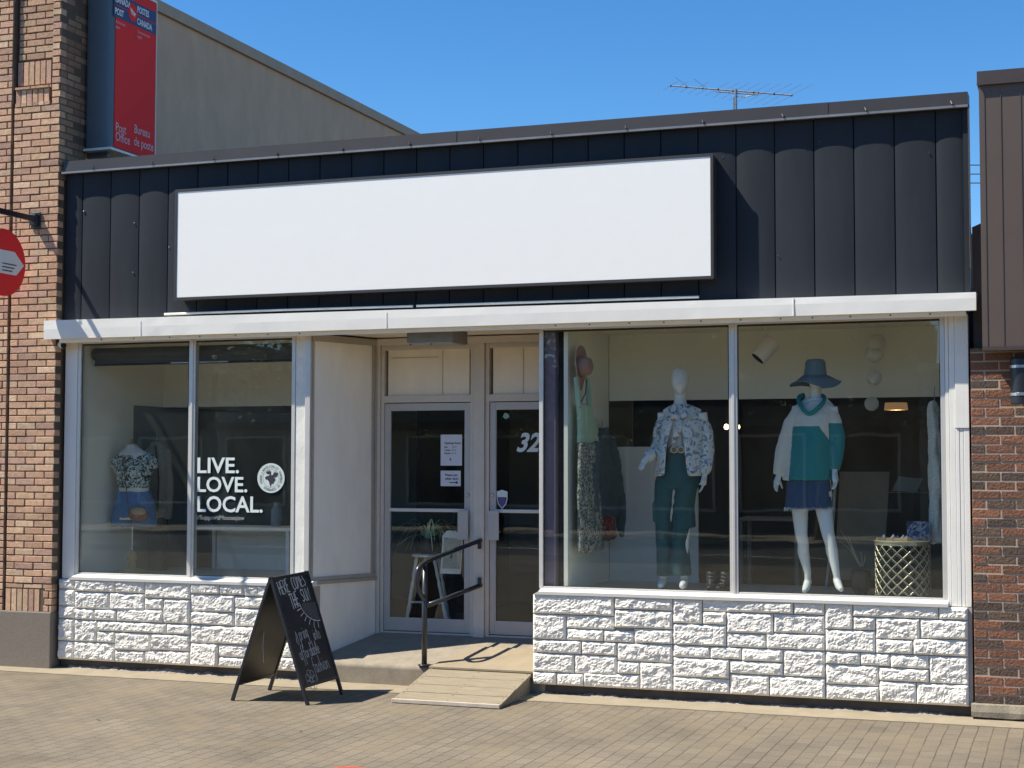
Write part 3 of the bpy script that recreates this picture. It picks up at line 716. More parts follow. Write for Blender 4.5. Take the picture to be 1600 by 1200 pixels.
# --- lettering on the left window
YG = .0
def wtext(s, px, py, hpx, wpx, bold=.018, m_=M['vinyl'], name='window_lettering', shear=0):
    """text whose baseline starts at the given place, cap height and width given in picture pixels"""
    o = W(px, py, YG); top_ = W(px, py-hpx, YG); rt = W(px+wpx, py, YG)
    size = (top_.z-o.z)/.70; probe = text(s, size, o, (1, 0, 0), (0, 0, 1), m_, wl, bold=bold*size, mb_only=True)
    xs_ = [v[0] for v in probe.v]; sx = (rt.x-o.x)/(max(xs_)-min(xs_)); x_0 = min(xs_)
    mb = MB(); mb.f = probe.f; mb.c = probe.c; mb.mi = probe.mi
    mb.v = [(o.x+(v[0]-x_0)*sx+shear*(v[2]-o.z), v[1], v[2]) for v in probe.v]
    return build(name, mb, m_, wl)
wtext('LIVE.', 308.5, 738.5, 23.5, 65)
wtext('LOVE.', 308.5, 768, 23, 78)
wtext('LOCAL.', 308.5, 799, 24, 102)
wtext('#SupportMoosejaw', 306, 811.5, 7, 76, bold=-.003, m_=mat('grey_vinyl', (.42, .44, .43), .6))
# round badge with a moose head
cb = W(423.5, 747, YG); ra = (W(445, 747, YG).x-W(402.5, 747, YG).x)/2
mb = MB(); ring = [(cb.x+ra*cos(-2*pi*i/48), -.002, cb.z+ra*.97*sin(-2*pi*i/48)) for i in range(48)]; mb.add(ring, [tuple(range(48))[::-1]])
build('round_badge', mb, mat('badge_vinyl', (.60, .68, .65), .6, var=.02), wl)
mb = MB()
for i in range(48):
    a, b = -2*pi*i/48, -2*pi*(i+1)/48
    for r1, r2 in ((.60, .585),):
        mb.add([(cb.x+ra*r1*cos(a), -.0035, cb.z+ra*r1*sin(a)), (cb.x+ra*r1*cos(b), -.0035, cb.z+ra*r1*sin(b)), (cb.x+ra*r2*cos(b), -.0035, cb.z+ra*r2*sin(b)), (cb.x+ra*r2*cos(a), -.0035, cb.z+ra*r2*sin(a))], [(0, 1, 2, 3)])
build('badge_ring', mb, M['ink'], wl)
mse = [[(-.50, -.02), (-.50, .08), (-.40, .14), (-.22, .17), (-.10, .24), (.02, .24), (.10, .16), (.30, .06), (.42, -.10), (.30, -.20), (.22, -.36), (.08, -.34), (-.02, -.56), (-.10, -.42), (-.16, -.22), (-.14, -.08), (-.30, -.06), (-.42, -.10)],
 [(-.08, .24), (-.20, .30), (-.34, .28), (-.42, .36), (-.36, .38), (-.40, .50), (-.30, .42), (-.28, .58), (-.20, .44), (-.12, .60), (-.10, .42), (.00, .52), (.02, .26)],
 [(.02, .20), (.14, .22), (.24, .34), (.26, .48), (.32, .36), (.40, .48), (.42, .34), (.54, .42), (.52, .28), (.62, .30), (.54, .14), (.38, .06), (.20, .10)]]
mbs_ = []
for pl in mse:
    bm = bmesh.new(); vs = [bm.verts.new((cb.x+a*ra*.84, -.0035, cb.z+b*ra*.98-.02*ra)) for a, b in pl]; f = bm.faces.new(vs); bmesh.ops.triangulate(bm, faces=[f]); bm.verts.index_update()
    q_ = MB(); q_.add([tuple(v.co) for v in bm.verts], [tuple(v.index for v in f.verts) for f in bm.faces]); bm.free(); mbs_.append(q_)
build('moose_emblem', join(*mbs_), M['ink'], wl)
# ring of small letters on the badge
txt = 'MOOSE JAW DISTRICT CHAMBER OF COMMERCE '; parts_ = []
for i, ch in enumerate(txt):
    if ch == ' ': continue
    a = R_(205-i*(350/len(txt)))
    ud = Vector((sin(a), 0, -cos(a))); vd = Vector((cos(a), 0, sin(a)))
    parts_.append(text(ch, ra*.22, Vector((cb.x, -.0025, cb.z))+vd*ra*.68-ud*ra*.05, ud, vd, None, None, mb_only=True, th=.001))
build('badge_lettering', join(*parts_), M['ink'], wl)

# ================================================================== STREET THINGS
# --- entrance ceiling light box
a = W(663, 545, .0); b = W(722, 548, .0)
t = thing('ceiling_light', 'grey box light hanging from the canopy above the entrance doors', 'ceiling light', (-5.22, .18, 3.03))
mb = MB(); mb.box(-5.50, -5.06, -.02, .34, 3.03, 3.145); bevel(build('housing', mb, M['light_box'], t), .006)
mb = MB(); mb.box(-5.485, -5.075, -.005, .325, 3.018, 3.029); build('diffuser', mb, M['diffuser'], t)
mb = MB(); mb.ball((-5.47, -.0, 3.014), .009, .009, .009, 6); mb.ball((-5.27, -.0, 3.014), .009, .009, .009, 6); islands('screw', mb, M['bronze'], t)
# --- security camera
c = W(98, 536, -.05)
t = thing('security_camera', 'small white security camera under the left end of the canopy', 'camera', (c.x-.02, -.06, 3.14))
mb = MB(); mb.tube([(c.x-.03, -.06, 3.105), (c.x+.065, -.13, 3.085)], .030, 14); bevel(build('camera_body', mb, M['white_metal'], t, smooth=False), .006)
mb = MB(); mb.tube([(c.x+.060, -.126, 3.086), (c.x+.078, -.140, 3.082)], .026, 14); build('lens', mb, M['black'], t)
mb = MB(); mb.tube([(c.x-.02, -.06, 3.14), (c.x-.02, -.06, 3.10)], .014, 8); build('mount', mb, M['white_metal'], t)
# --- shop sign box, blank
t = thing('shop_sign', 'long blank white sign box in a dark frame on the charcoal fascia', 'sign', (-5.25, -.06, 3.46))
YS = -.20
sx0, sx1, sz0, sz1 = W(274, 463, YS).x, W(1114, 430, YS).x, 3.475, 4.49
mb = MB(); mb.box(sx0, sx1, YS+.004, -.056, sz0, sz1); build('sign_box', mb, M['sign_frame'], t)
mb = MB(); frame_boxes(mb, sx0-.012, sx1+.008, sz0-.008, sz1+.008, .024, YS-.010, YS+.0035); build('sign_frame', mb, M['sign_frame'], t)
mb = MB(); mb.box(sx0+.013, sx1-.017, YS-.005, YS+.0030, sz0+.017, sz1-.017); build('sign_face', mb, M['sign_white'], t)
# --- handrail
hr = thing('handrail', 'dark grey looped tube handrail beside the entrance step', 'handrail', tuple(WZ(662, 1040, .205)))
pb = WZ(663, 1039, .205); up_ = Vector((-5.10, YD-.05, 1.243)); lo_ = Vector((-5.10, YD-.05, .893))
d_ = Vector((pb.x-up_.x, pb.y-up_.y, 0)); 
def hp(px, py):                       # point of the picture on the handrail's own vertical plane
    n_ = Vector((d_.y, -d_.x, 0)); r_ = ray(px, py); k = (up_-CAM).dot(n_)/r_.dot(n_); return CAM+r_*k
zt2 = hp(664, 885)
mb = MB(); mb.tube([pb, (pb.x, pb.y, .60), hp(664, 884)], .024, 12); mb.lathe((pb.x, pb.y, pb.z-.004), [(.055, 0), (.055, .010), (.026, .012)], 16)
build('post', mb, M['rail'], hr, smooth=True)
def smooth_path(P, k=5):
    out = []
    for i in range(len(P)-1):
        p0, p1, p2, p3 = P[max(i-1, 0)], P[i], P[i+1], P[min(i+2, len(P)-1)]
        for j in range(k):
            t_ = j/k; out.append(.5*((2*p1)+(-p0+p2)*t_+(2*p0-5*p1+4*p2-p3)*t_*t_+(-p0+3*p1-3*p2+p3)*t_**3))
    return out+[P[-1]]
path = smooth_path([hp(752, 844), hp(715, 858), hp(678, 872), hp(664, 879), hp(654, 888), hp(651, 902), hp(654, 920), hp(661, 934), hp(668.5, 945)])
mb = MB(); mb.tube(path, .021, 12); build('top_rail', mb, M['rail'], hr, smooth=True)
mb = MB(); mb.tube([hp(668.5, 946), hp(710, 930), hp(752, 914)], .021, 12); build('lower_rail', mb, M['rail'], hr, smooth=True)
for q in ((750, 850), (750, 908)):
    p = hp(*q); mb = MB(); mb.box(p.x-.014, p.x+.014, p.y-.03, YD-.0355, p.z-.045, p.z+.035); bevel(build('wall_bracket', mb, M['rail'], hr), .005)
# --- wooden ramp
rl, rr_ = WZ(614, 1094, .02), WZ(785, 1102, .02)
bl_, br_ = W(671, 1051, -.03), W(831, 1058, -.03)
ramp = thing('wooden_ramp', 'weathered wooden plank ramp up to the entrance step', 'ramp', ((rl.x+rr_.x)/2, rl.y, 0))
q = [Vector((rl.x, rl.y, .03)), Vector((rr_.x, rl.y, .03)), Vector((br_.x+.0, -.03, .182)), Vector((bl_.x, -.03, .182))]
def rp(u, v): return q[0].lerp(q[1], u).lerp(q[3].lerp(q[2], u), v)
for k in range(4):
    v0, v1 = (k*.25+.007, (k+1)*.25-.010); mb = MB()
    T = [rp(-.005*(k % 2), v0), rp(1.005, v0), rp(1.004-.004*(k % 2), v1), rp(0, v1)]; D = Vector((0, 0, .022))
    if k in (1, 2): T[2].z += .003
    mb.add(T+[p-D for p in T], [(0, 1, 2, 3), (7, 6, 5, 4), (0, 4, 5, 1), (1, 5, 6, 2), (2, 6, 7, 3), (3, 7, 4, 0)])
    bevel(build('plank', mb, M['wood'], ramp), .003)
mb = MB()
for k in range(4):
    for u in (.03, .5, .97):
        for v in (k*.25+.05, k*.25+.20): p = rp(u, v); mb.lathe((p.x, p.y, p.z), [(.0055, .0005), (.005, .0025), (.001, .0026)], 8)
sc_ = islands('screw', mb, M['bronze'], ramp)
mb = MB(); mb.box(rl.x-.005, rr_.x+.005, rl.y-.025, rl.y+.002, .004, .036); bevel(build('nosing', mb, M['wood_nose'], ramp), .004)
for xa, xb in ((q[0].x+.01, q[3].x+.01), (q[1].x-.03, q[2].x-.03)):
    mb = MB(); mb.add([(xa, rl.y+.003, .004), (xa+.02, rl.y+.003, .004), (xb+.02, -.04, .004), (xb, -.04, .004), (xa, rl.y+.003, .009), (xa+.02, rl.y+.003, .009), (xb+.02, -.04, .157), (xb, -.04, .157)],
      [(3, 2, 1, 0), (4, 5, 6, 7), (0, 1, 5, 4), (1, 2, 6, 5), (2, 3, 7, 6), (3, 0, 4, 7)]); build('side_board', mb, M['wood'], ramp)
# plywood sheet over the threshold
ply = MB(); zz = lambda y: zfl(y)+.012
ply.add([(-5.262, -.045, zz(-.02)), (-4.262, -.045, zz(-.02)), (-4.262, .50, zz(.50)), (-5.05, .50, zz(.50)), (-5.262, -.045, zz(-.02)-.016), (-4.262, -.045, zz(-.02)-.016), (-4.262, .50, zz(.50)-.009), (-5.05, .50, zz(.50)-.009)],
  [(0, 1, 2, 3), (7, 6, 5, 4), (0, 4, 5, 1), (1, 5, 6, 2), (2, 6, 7, 3), (3, 7, 4, 0)])
solo('plywood_sheet', ply, M['ply'], 'pale plywood sheet lying on the entrance step above the ramp', 'plywood sheet', (-4.8, .2, .2))
# --- chalkboard sandwich sign
nT, fT = Vector((-6.195, -1.19, 1.025)), Vector((-6.195, -.54, 1.035))
ab = thing('sandwich_board', 'black folding chalkboard sandwich board on the pavers beside the entrance', 'sandwich board', (-6.19, -.86, 0))
def panel_side(sgn, name):
    fx = .348*sgn
    def P(u, v, off=0):                 # u along the ridge, v down to the ground
        a = nT.lerp(fT, u); g = Vector((a.x+fx, a.y, 0)); d = a.lerp(g, v)
        n = Vector((a.z, 0, fx*1.0)) if sgn > 0 else Vector((-a.z, 0, abs(fx)))
        return d+n.normalized()*off
    par = ab
    mb = MB()
    c = [P(.035, .025), P(.965, .025), P(.965, .855), P(.035, .855)]; n = (P(.5, .5, 1)-P(.5, .5))
    mb.add([p+n*.006 for p in c]+[p-n*.006 for p in c], [(0, 1, 2, 3), (7, 6, 5, 4), (0, 4, 5, 1), (1, 5, 6, 2), (2, 6, 7, 3), (3, 7, 4, 0)])
    pan = build('writing_panel', mb, M['board'] if sgn > 0 else M['board_back'], par)
    for u in (.017, .983):
        mb = MB(); a, b = P(u, .0), P(u, 1.0)
        mb.obox((a+b)/2, (0, .015, 0), n*.013, (b-a)*.5); bevel(build('leg', mb, M['lamp_black'], par), .003)
    mb = MB()
    for v in (.018, .862):
        a, b = P(.0, v), P(1.0, v); mb.obox((a+b)/2, (b-a)*.5*.955, n*.010, (P(.5, 1)-P(.5, 0)).normalized()*.013)
    islands('cross_rail', mb, M['lamp_black'], par)
    return P, n, pan
P, n, pan = panel_side(1, 'front'); P2, n2, pan2 = panel_side(-1, 'back')
org = P(0, 0, .0085); ud = P(1, 0)-P(0, 0); vd = P(0, 1)-P(0, 0)
LET = {'H': [[(0, 0), (.05, 1)], [(.55, 0), (.6, 1)], [(.02, .5), (.6, .45)]], 'E': [[(.5, 0), (0, .02), (.03, 1), (.55, .98)], [(.02, .5), (.4, .48)]],
 'R': [[(.02, 1), (0, 0), (.4, .05), (.5, .25), (.35, .45), (.02, .5), (.55, 1)]], 'C': [[(.55, .12), (.35, 0), (.1, .15), (0, .5), (.1, .88), (.35, 1), (.6, .9)]],
 'O': [arc(.33, .5, .33, 0, 360, 14, .5)], 'M': [[(0, 1), (.08, 0), (.35, .6), (.6, 0), (.7, 1)]], 'S': [[(.52, .12), (.3, 0), (.06, .12), (.08, .38), (.42, .56), (.5, .82), (.28, 1), (0, .88)]],
 'T': [[(0, .02), (.62, 0)], [(.3, 0), (.33, 1)]], 'U': [[(0, 0), (.03, .8), (.25, 1), (.5, .85), (.5, 0)]], 'N': [[(0, 1), (.05, 0), (.5, 1), (.55, 0)]],
 's': [[(0, .95), (.3, .45), (.4, .6), (.35, .95), (.1, 1)]], 'p': [[(.05, .5), (.05, 1.5)], arc(.22, .75, .2, 0, 360, 10, .26)], 'r': [[(.05, 1), (.08, .5), (.1, .65), (.25, .5), (.36, .55)]],
 'i': [[(.08, .5), (.1, .95), (.2, 1)], [(.1, .28), (.11, .33)]], 'n': [[(.03, 1), (.06, .5), (.1, .62), (.26, .5), (.36, .62), (.38, 1)]], 'g': [arc(.2, .72, .18, 0, 360, 10, .24), [(.38, .5), (.38, 1.35), (.22, 1.5), (.05, 1.4)]],
 't': [[(.14, .1), (.13, .9), (.28, 1)], [(0, .42), (.32, .40)]], 'o': [arc(.2, .75, .19, 0, 360, 10, .25)], 'a': [arc(.18, .75, .17, 20, 380, 10, .25), [(.36, .5), (.37, .95), (.46, 1)]],
 'f': [[(.4, .08), (.25, 0), (.14, .2), (.12, 1.4), (.02, 1.45)], [(0, .5), (.34, .48)]], 'd': [arc(.18, .75, .17, 0, 360, 10, .25), [(.38, 0), (.37, 1)]], 'b': [[(.03, 0), (.05, 1)], arc(.22, .75, .18, 0, 360, 10, .25)],
 'l': [[(.1, 1), (.02, .7), (.16, .1), (.24, .05), (.2, .4), (.1, .9), (.24, 1)]], 'e': [[(.04, .78), (.36, .7), (.3, .52), (.12, .52), (.03, .75), (.14, 1), (.38, .92)]], 'h': [[(.05, 0), (.06, 1)], [(.06, .7), (.22, .5), (.34, .62), (.36, 1)]],
 'v': [[(0, .5), (.16, 1), (.32, .5)]], 'w': [[(0, .5), (.12, 1), (.24, .6), (.36, 1), (.48, .5)]], 'z': [[(0, .5), (.3, .5), (0, 1), (.32, 1)]], 'S2': [[(.5, .05), (.25, 0), (.05, .2), (.3, .55), (.3, .9), (.05, 1), (-.1, .85)]]}
ADV = dict(H=.78, E=.70, R=.70, C=.74, O=.82, M=.88, S=.70, T=.76, U=.72, N=.80, i=.26, l=.32, t=.38, f=.42)
def write(word, u, v, h, wsc, rise=0.0, wob=.05):
    out = []; x = 0
    for ch in word:
        if ch == ' ': x += .45; continue
        for ln in LET[ch]:
            out.append([(u+(x+a)*h*wsc+b*h*.10, v+b*h+(x*h*wsc)*rise+random.uniform(-wob, wob)*h*.3) for a, b in ln])
        x += ADV.get(ch, .50)
    return out
m_u = .65; m_v = 1.083      # panel size in metres: u, v are fractions, keep strokes even
L1 = write('HERE', .10, .045, .105, .95, -.06)+write('COMES', .475, .028, .100, .98, -.05)
L2 = write('THE', .30, .155, .120, .92, -.08)+write('SUN', .63, .135, .100, 1.12, -.02)
mb = strokes(L1+L2, org, ud, vd, .0100); build('chalk_lettering', mb, M['chalk'], pan)
sunl = [[(1-.0-.38*cos(R_(a)), .27+.175*sin(R_(a))) for a in range(-12, 92, 6)]]
sunl = [[(.95-.42*cos(R_(a)), .235+.170*sin(R_(a))) for a in range(0, 96, 6)]]
rays = []
for a in range(2, 95, 13): rays.append([(.95-.44*cos(R_(a)), .235+.178*sin(R_(a))), (.95-.55*cos(R_(a)), .235+.225*sin(R_(a)))])
hat = []
for k in range(11):
    u = .60+k*.034; hat.append([(u, .245+.01*k/11), (u-.02+.02, .235+.165*math.sqrt(max(0, 1-((.95-u)/.42)**2))-.005)])
mb = strokes(sunl+rays, org, ud, vd, .0075); build('chalk_sun', mb, M['chalk'], pan)
mb = strokes(hat, org, ud, vd, .0050); build('chalk_hatching', mb, M['chalk2'], pan)
L3 = write('s', .16, .36, .185, .8)+write('pring', .27, .405, .115, .95, -.05)+write('into', .64, .435, .110, 1.05, -.03)+write('affordable', .15, .555, .110, 1.08, -.03)+write('fashion', .40, .665, .125, 1.10, -.02)
mb = strokes(L3, org, ud, vd, .0085); build('chalk_script', mb, mat('chalk_grey', (.42, .43, .43), .95, var=.35, vs=60), pan)
fl = []
for k in range(7):
    a0 = k*360/7; cx, cy = .27+.085*cos(R_(a0)), .83+.052*sin(R_(a0)); fl.append(arc(cx, cy, .050, 0, 360, 10, .030))
mb = strokes(fl+[arc(.27, .83, .03, 0, 360, 8, .018)], org, ud, vd, .0055); build('chalk_flower', mb, mat('chalk_grey', (1, 1, 1)), pan)
a = P2(.25, .45, -.014); mb = MB(); mb.tube([a, a+Vector((-.01, 0, -.12)), a+Vector((.0, 0, -.26))], .003, 6); build('hanging_cord', mb, M['white_cloth'], ab)
# --- red paint mark near the lower edge of the picture
c = WZ(548, 1203, .005); mb = MB(); pts = []
for i in range(16):
    a = 2*pi*i/16; r = 1+.15*noise.noise(Vector((i*1.3, 0, 0))); pts.append((c.x+.14*r*cos(a), c.y+.10*r*sin(a), .005))
mb.add(pts, [tuple(range(16))]); solo('paint_mark', mb, M['red_paint'], 'red paint mark on the pavers at the bottom of the photo', 'paint mark', (c.x, c.y, .005))
# --- crumbled mortar along the foot of the base
def rubble(x0, x1, ybase, label, z_=.05):
    mb = MB(); n_ = int((x1-x0)/.012); rows = 6; vs = []
    for i in range(n_+1):
        x = x0+(x1-x0)*i/n_; h = max(.004, z_*.55+z_*.55*noise.noise(Vector((x*3.1, 0, 0)))+z_*.4*noise.noise(Vector((x*14, 5, 0)))+z_*.25*noise.noise(Vector((x*45, 5, 2)))); w = .05+.03*noise.noise(Vector((x*4, 9, 0)))
        for j in range(rows):
            t_ = j/(rows-1); vs.append((x, ybase-w*(1-t_)+.006*noise.noise(Vector((x*30, j*2, 0))), .012+h*(t_**.7)+.004*noise.noise(Vector((x*40, j*3, 4)))*(j > 0)))
    mb.add(vs, [(i*rows+j, (i+1)*rows+j, (i+1)*rows+j+1, i*rows+j+1) for i in range(n_) for j in range(rows-1)])
    return build('mortar_fillet', mb, M['rubble'], shop)
rubble(W(110, 1040, 0).x, -6.46, -.012, '', .055); rubble(X1+.06, XR-.07, -.012, '', .035)
# scattered grit, twigs and dry leaves: a handful of separate flakes
mb = MB()
LEAFL = ['small dry leaf lowest on the pavers left of the sandwich board', 'dry leaf nearest the base under the basket window', 'dry leaf just right of the one nearest the base', 'dry leaf just right of the ramp on the pavers', 'dry leaf on the pavers below the blouse mannequin', 'dry leaf on the pavers halfway from the ramp to the blouse mannequin', 'dry leaf on the pavers below the hat mannequin', 'dry leaf on the pavers below the sandwich board', 'leftmost dry leaf of the trio on the pavers below the hat mannequin']
for i in range(9):
    a, b = [(154, 1125), (1183, 1109), (1230, 1108), (935, 1126), (1068, 1125), (1005, 1122), (1222, 1124), (470, 1143), (1165, 1138)][i]
    p = WZ(a, b, .006); s_ = .03 if i < 3 else .014; r0 = random.uniform(0, 3)
    solo('dry_leaf', MB().add([(p.x+s_*cos(r0), p.y+s_*sin(r0), .006), (p.x+s_*.4*cos(r0+1.5), p.y+s_*.4*sin(r0+1.5), .012), (p.x-s_*cos(r0), p.y-s_*sin(r0), .009), (p.x+s_*.4*cos(r0-1.5), p.y+s_*.4*sin(r0-1.5), .005)], [(0, 1, 2, 3)]),
        mat('dry_leaf_brown', (.09, .06, .035), .9), LEAFL[i], 'leaf', (p.x, p.y, .005), 'dry leaves scattered on the pavers')

# ================================================================== NEIGHBOURS
def bricks(mb, x0, x1, z0, z1, yf, bw, bh, j, dep, pal, phase=0.0, jit=.003, z_start=0.0, ends=True):
    k0 = int(math.floor((z0-z_start)/(bh+j))); z = z_start+k0*(bh+j); row = k0
    while z < z1-.01:
        za, zb_ = max(z, z0), min(z+bh, z1)
        off = (bw+j)*(.5 if row % 2 else 0)+phase; n0_ = math.floor((x0-off)/(bw+j)); x = off+n0_*(bw+j)
        while x < x1:
            a, b = max(x, x0), min(x+bw, x1)
            if b-a > .012 and zb_-za > .012:
                mb.col = shade(pal, x, row); d = random.uniform(-jit, jit); c_ = .003
                mb.add([(a, yf+.006, za), (b, yf+.006, za), (b, yf+.006, zb_), (a, yf+.006, zb_), (a+c_, yf+d, za+c_), (b-c_, yf+d, za+c_), (b-c_, yf+d, zb_-c_), (a+c_, yf+d, zb_-c_), (a, yf+dep, za), (b, yf+dep, za), (b, yf+dep, zb_), (a, yf+dep, zb_)],
                  [(4, 5, 6, 7), (0, 1, 5, 4), (1, 2, 6, 5), (2, 3, 7, 6), (3, 0, 4, 7), (0, 8, 9, 1), (1, 9, 10, 2), (2, 10, 11, 3), (3, 11, 8, 0)])
            x += bw+j
        z += bh+j; row += 1
def shade(pal, x, row):
    r = random.Random(hash((round(x, 2), row)) & 0xffff); c = r.choice(pal); k = r.uniform(.82, 1.15)
    return tuple(min(1, v*k) for v in c)
TAN = [(.53, .325, .205), (.56, .35, .22), (.51, .305, .20), (.57, .375, .235), (.52, .315, .21), (.46, .285, .205), (.60, .42, .275), (.54, .335, .21)]
RUG = [(.19, .085, .050), (.21, .095, .055), (.105, .066, .048), (.095, .066, .050), (.17, .080, .048), (.13, .085, .055), (.23, .100, .056)]
lb = thing('brick_building', 'tall tan brick building with grey stucco side wall left of the shop', 'building', (-9.7, 0, 0))
Yb = -.125; G0 = -9.665; E0 = -9.215; XE = -9.118; BJ = .0105; BH = .0565; BW = .207
zA, zB = .548, .757                      # soldier course above the plinth
mb = MB()
bricks(mb, -10.6, G0-.018, .548, 7.8, Yb-.0, BW, BH, BJ, .08, TAN, .06, z_start=.548)
bricks(mb, G0+.018, XE, .757+BJ, 5.43, Yb, BW, BH, BJ, .08, TAN, .02, z_start=.548)
bricks(mb, E0, XE, .548, .757+BJ, Yb, .095, BH, BJ, .08, TAN, .0+(E0 % .1075), z_start=.548)
bricks(mb, E0-.0, XE, 5.43, 7.8, Yb, BW, BH, BJ, .08, TAN, .12, z_start=.548)
bricks(mb, G0+.03, E0-.012, 5.66+.235, 7.8, Yb+.045, BW, BH, BJ, .05, [tuple(v*.8 for v in c) for c in TAN], .02, z_start=.548)  # recessed panel: its shade is put into the darker brick tones
for za, zb2, yy in ((zA, zB, Yb), (5.655, 5.885, Yb+.045), (5.47, 5.60, Yb+.015)):
    x = G0+.02; wv = .063
    while x+wv < E0+.0:
        mb.col = shade(TAN, x, int(za*10)); a, b = x, x+wv-.010
        mb.box(a, b, yy+random.uniform(-.003, .003), yy+.07, za, zb2); x += wv+.003
bricks(mb, G0+.018, E0-.012, 5.605, 5.652, Yb+.0, BW, BH, BJ, .08, TAN, .0, z_start=.548)
for x in [G0+.03+i*.068 for i in range(6)]:
    mb.col = shade(TAN, x, 3); mb.box(x, x+.058, Yb-.006, Yb+.06, 5.435, 5.468)
build('front_brickwork', mb, M['brick_v'], lb)
mb = MB(); mb.box(-10.6, G0-.006, Yb+.008, .3, .54, 7.8); mb.box(G0-.006, G0+.006, Yb+.075, .3, .54, 7.8); mb.box(G0+.006, E0, Yb+.060, .3, .54, 7.8); mb.box(E0, XE-.004, Yb+.008, .3, .54, 7.8)
mb.box(G0+.020, E0, Yb+.008, Yb+.058, .54, 5.45)
build('mortar_backing', mb, M['mortar_d'], lb)
mb = MB(); mb.box(-10.6, XE+.004, Yb-.012, .3, -.05, .546); bevel(build('plinth', mb, M['plinth'], lb), .012, 3)
mb = MB(); bricks(mb, 0, .42, 4.7, 7.8, 0, BW, BH, BJ, .02, [tuple(v*.55 for v in c) for c in TAN], .0, z_start=.548)  # side return: same bricks darkened, the shadow painted into their colour
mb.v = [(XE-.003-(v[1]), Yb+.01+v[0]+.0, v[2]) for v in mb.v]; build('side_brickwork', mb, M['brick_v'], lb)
mb = MB(); mb.box(-16, -9.118-.022, .3, 14.0, -.1, 6.80); mb.box(-16, -10.6, -.1, .3, -.1, 7.8); build('stucco_wall', mb, M['stucco'], lb)
mb = MB(); mb.box(-16, -9.095, .31, 14.0, 6.802, 6.925); build('stucco_coping', mb, M['stucco_cap'], lb)
# projecting post sign
ps = thing('post_sign', 'tall red bilingual post office sign projecting beside the brick building', 'sign', (-8.95, .6, 5.05))
Y1_, Y2_ = .25, 1.02; xa, xb = -9.11, -8.80; z0_, z1_ = 5.05, 6.72
mb = MB(); 
prof = [(xa, Y2_), (xa, Y1_+.05)]+[(xa+.045+(.045*cos(R_(180+a))), Y1_+.05+.05*sin(R_(180+a))*1.0) for a in range(0, 91, 15)]+[(xb-.045+.045*cos(R_(270+a)), Y1_+.05+.05*sin(R_(270+a))) for a in range(0, 91, 15)]+[(xb, Y2_)]
mb.hexa(prof, z0_+.012, z1_-.012); build('sign_body', mb, M['sign_steel'], ps)
mb = MB(); mb.box(xb+.001, xb+.008, Y1_+.055, Y2_-.006, z0_+.02, z1_-.02); face = build('red_panel', mb, M['red'], ps)
mb = MB(); mb.box(xa-.0, xb+.010, Y1_-.006, Y2_, z0_-.012, z0_+.011); mb.box(xa, xb+.010, Y1_-.006, Y2_, z1_-.011, z1_+.012); mb.box(xb-.02, xb+.010, Y2_, Y2_+.01, z0_, z1_)
islands('edge_trim', mb, M['white_metal'], ps)
mb = MB()
for yy in (Y1_+.1, Y2_-.08): mb.box(xa-.03, xb-.1, yy, yy+.04, z0_-.06, z0_-.013)
islands('support_bar', mb, M['sign_steel'], ps)
xt = xb+.009; uy = (0, 1, 0); uz = (0, 0, 1)
def sx_(px, py): return WX(px, py, xt)
mb = MB(); a = sx_(178, 5); b = sx_(178, 24.5); c = sx_(241.5, 44)
mb.box(xt-.0008, xt+.0012, a.y, Y2_-.012, b.z, b.z+.115); mb.box(xt-.0008, xt+.0012, a.y, Y2_-.012, b.z+.125, b.z+.24); bands = islands('blue_band', mb, M['blue_band'], ps)
zz0 = b.z; ux = a.y
def stext(s, y, z, size, m_, bold=0, sxx=.95, name='sign_lettering'): return text(s, size, (xt, y, z), uy, uz, m_, ps, name, bold=bold, th=.003, sx=sxx)
stext('CANADA', ux+.015, zz0+.150, .088, M['sign_txt'], .003, .72); stext('POST', ux+.015, zz0+.028, .088, M['sign_txt'], .003, .72)
stext('POSTES', ux+.40, zz0+.150, .088, M['sign_txt'], .003, .72); stext('CANADA', ux+.40, zz0+.028, .088, M['sign_txt'], .003, .72)
mb = MB(); cy_, cz_ = ux+.325, zz0+.12; mb.poly([(xt+.0015, cy_+.078*cos(2*pi*i/28), cz_+.092*sin(2*pi*i/28)) for i in range(28)], (1, 0, 0), .002); build('round_emblem', mb, M['red'], ps)
mb = MB()
for k in range(3):
    mb.add([(xt+.0045, cy_-.055, cz_+.045-k*.018), (xt+.0045, cy_+.03, cz_+.005-k*.022), (xt+.0045, cy_+.045, cz_-.012-k*.012), (xt+.0045, cy_-.035+k*.01, cz_+.018-k*.022)], [(3, 2, 1, 0)])
mb.add([(xt+.0048, cy_+.0, cz_+.012), (xt+.0048, cy_+.055, cz_-.002), (xt+.0048, cy_+.02, cz_-.035)], [(2, 1, 0)])
build('wing_emblem', mb, M['sign_txt'], ps)
stext('Authorized', ux+.03, zz0-.06, .045, M['pink_txt'], 0, .8); stext('agent', ux+.03, zz0-.11, .045, M['pink_txt'], 0, .8)
stext('Concessionnaire', ux+.41, zz0-.06, .045, M['pink_txt'], 0, .75); stext('agréé', ux+.41, zz0-.11, .045, M['pink_txt'], 0, .8)
p = sx_(180, 204); q_ = sx_(180, 218)
stext('Post', p.y, p.z, .125, M['pink_txt'], .001, .82); stext('Office', p.y, q_.z-.005, .125, M['pink_txt'], .001, .82)
p = sx_(209, 207); 
stext('Bureau', p.y, p.z, .125, M['pink_txt'], .001, .80); stext('de poste', p.y, p.z-.125, .125, M['pink_txt'], .001, .80)
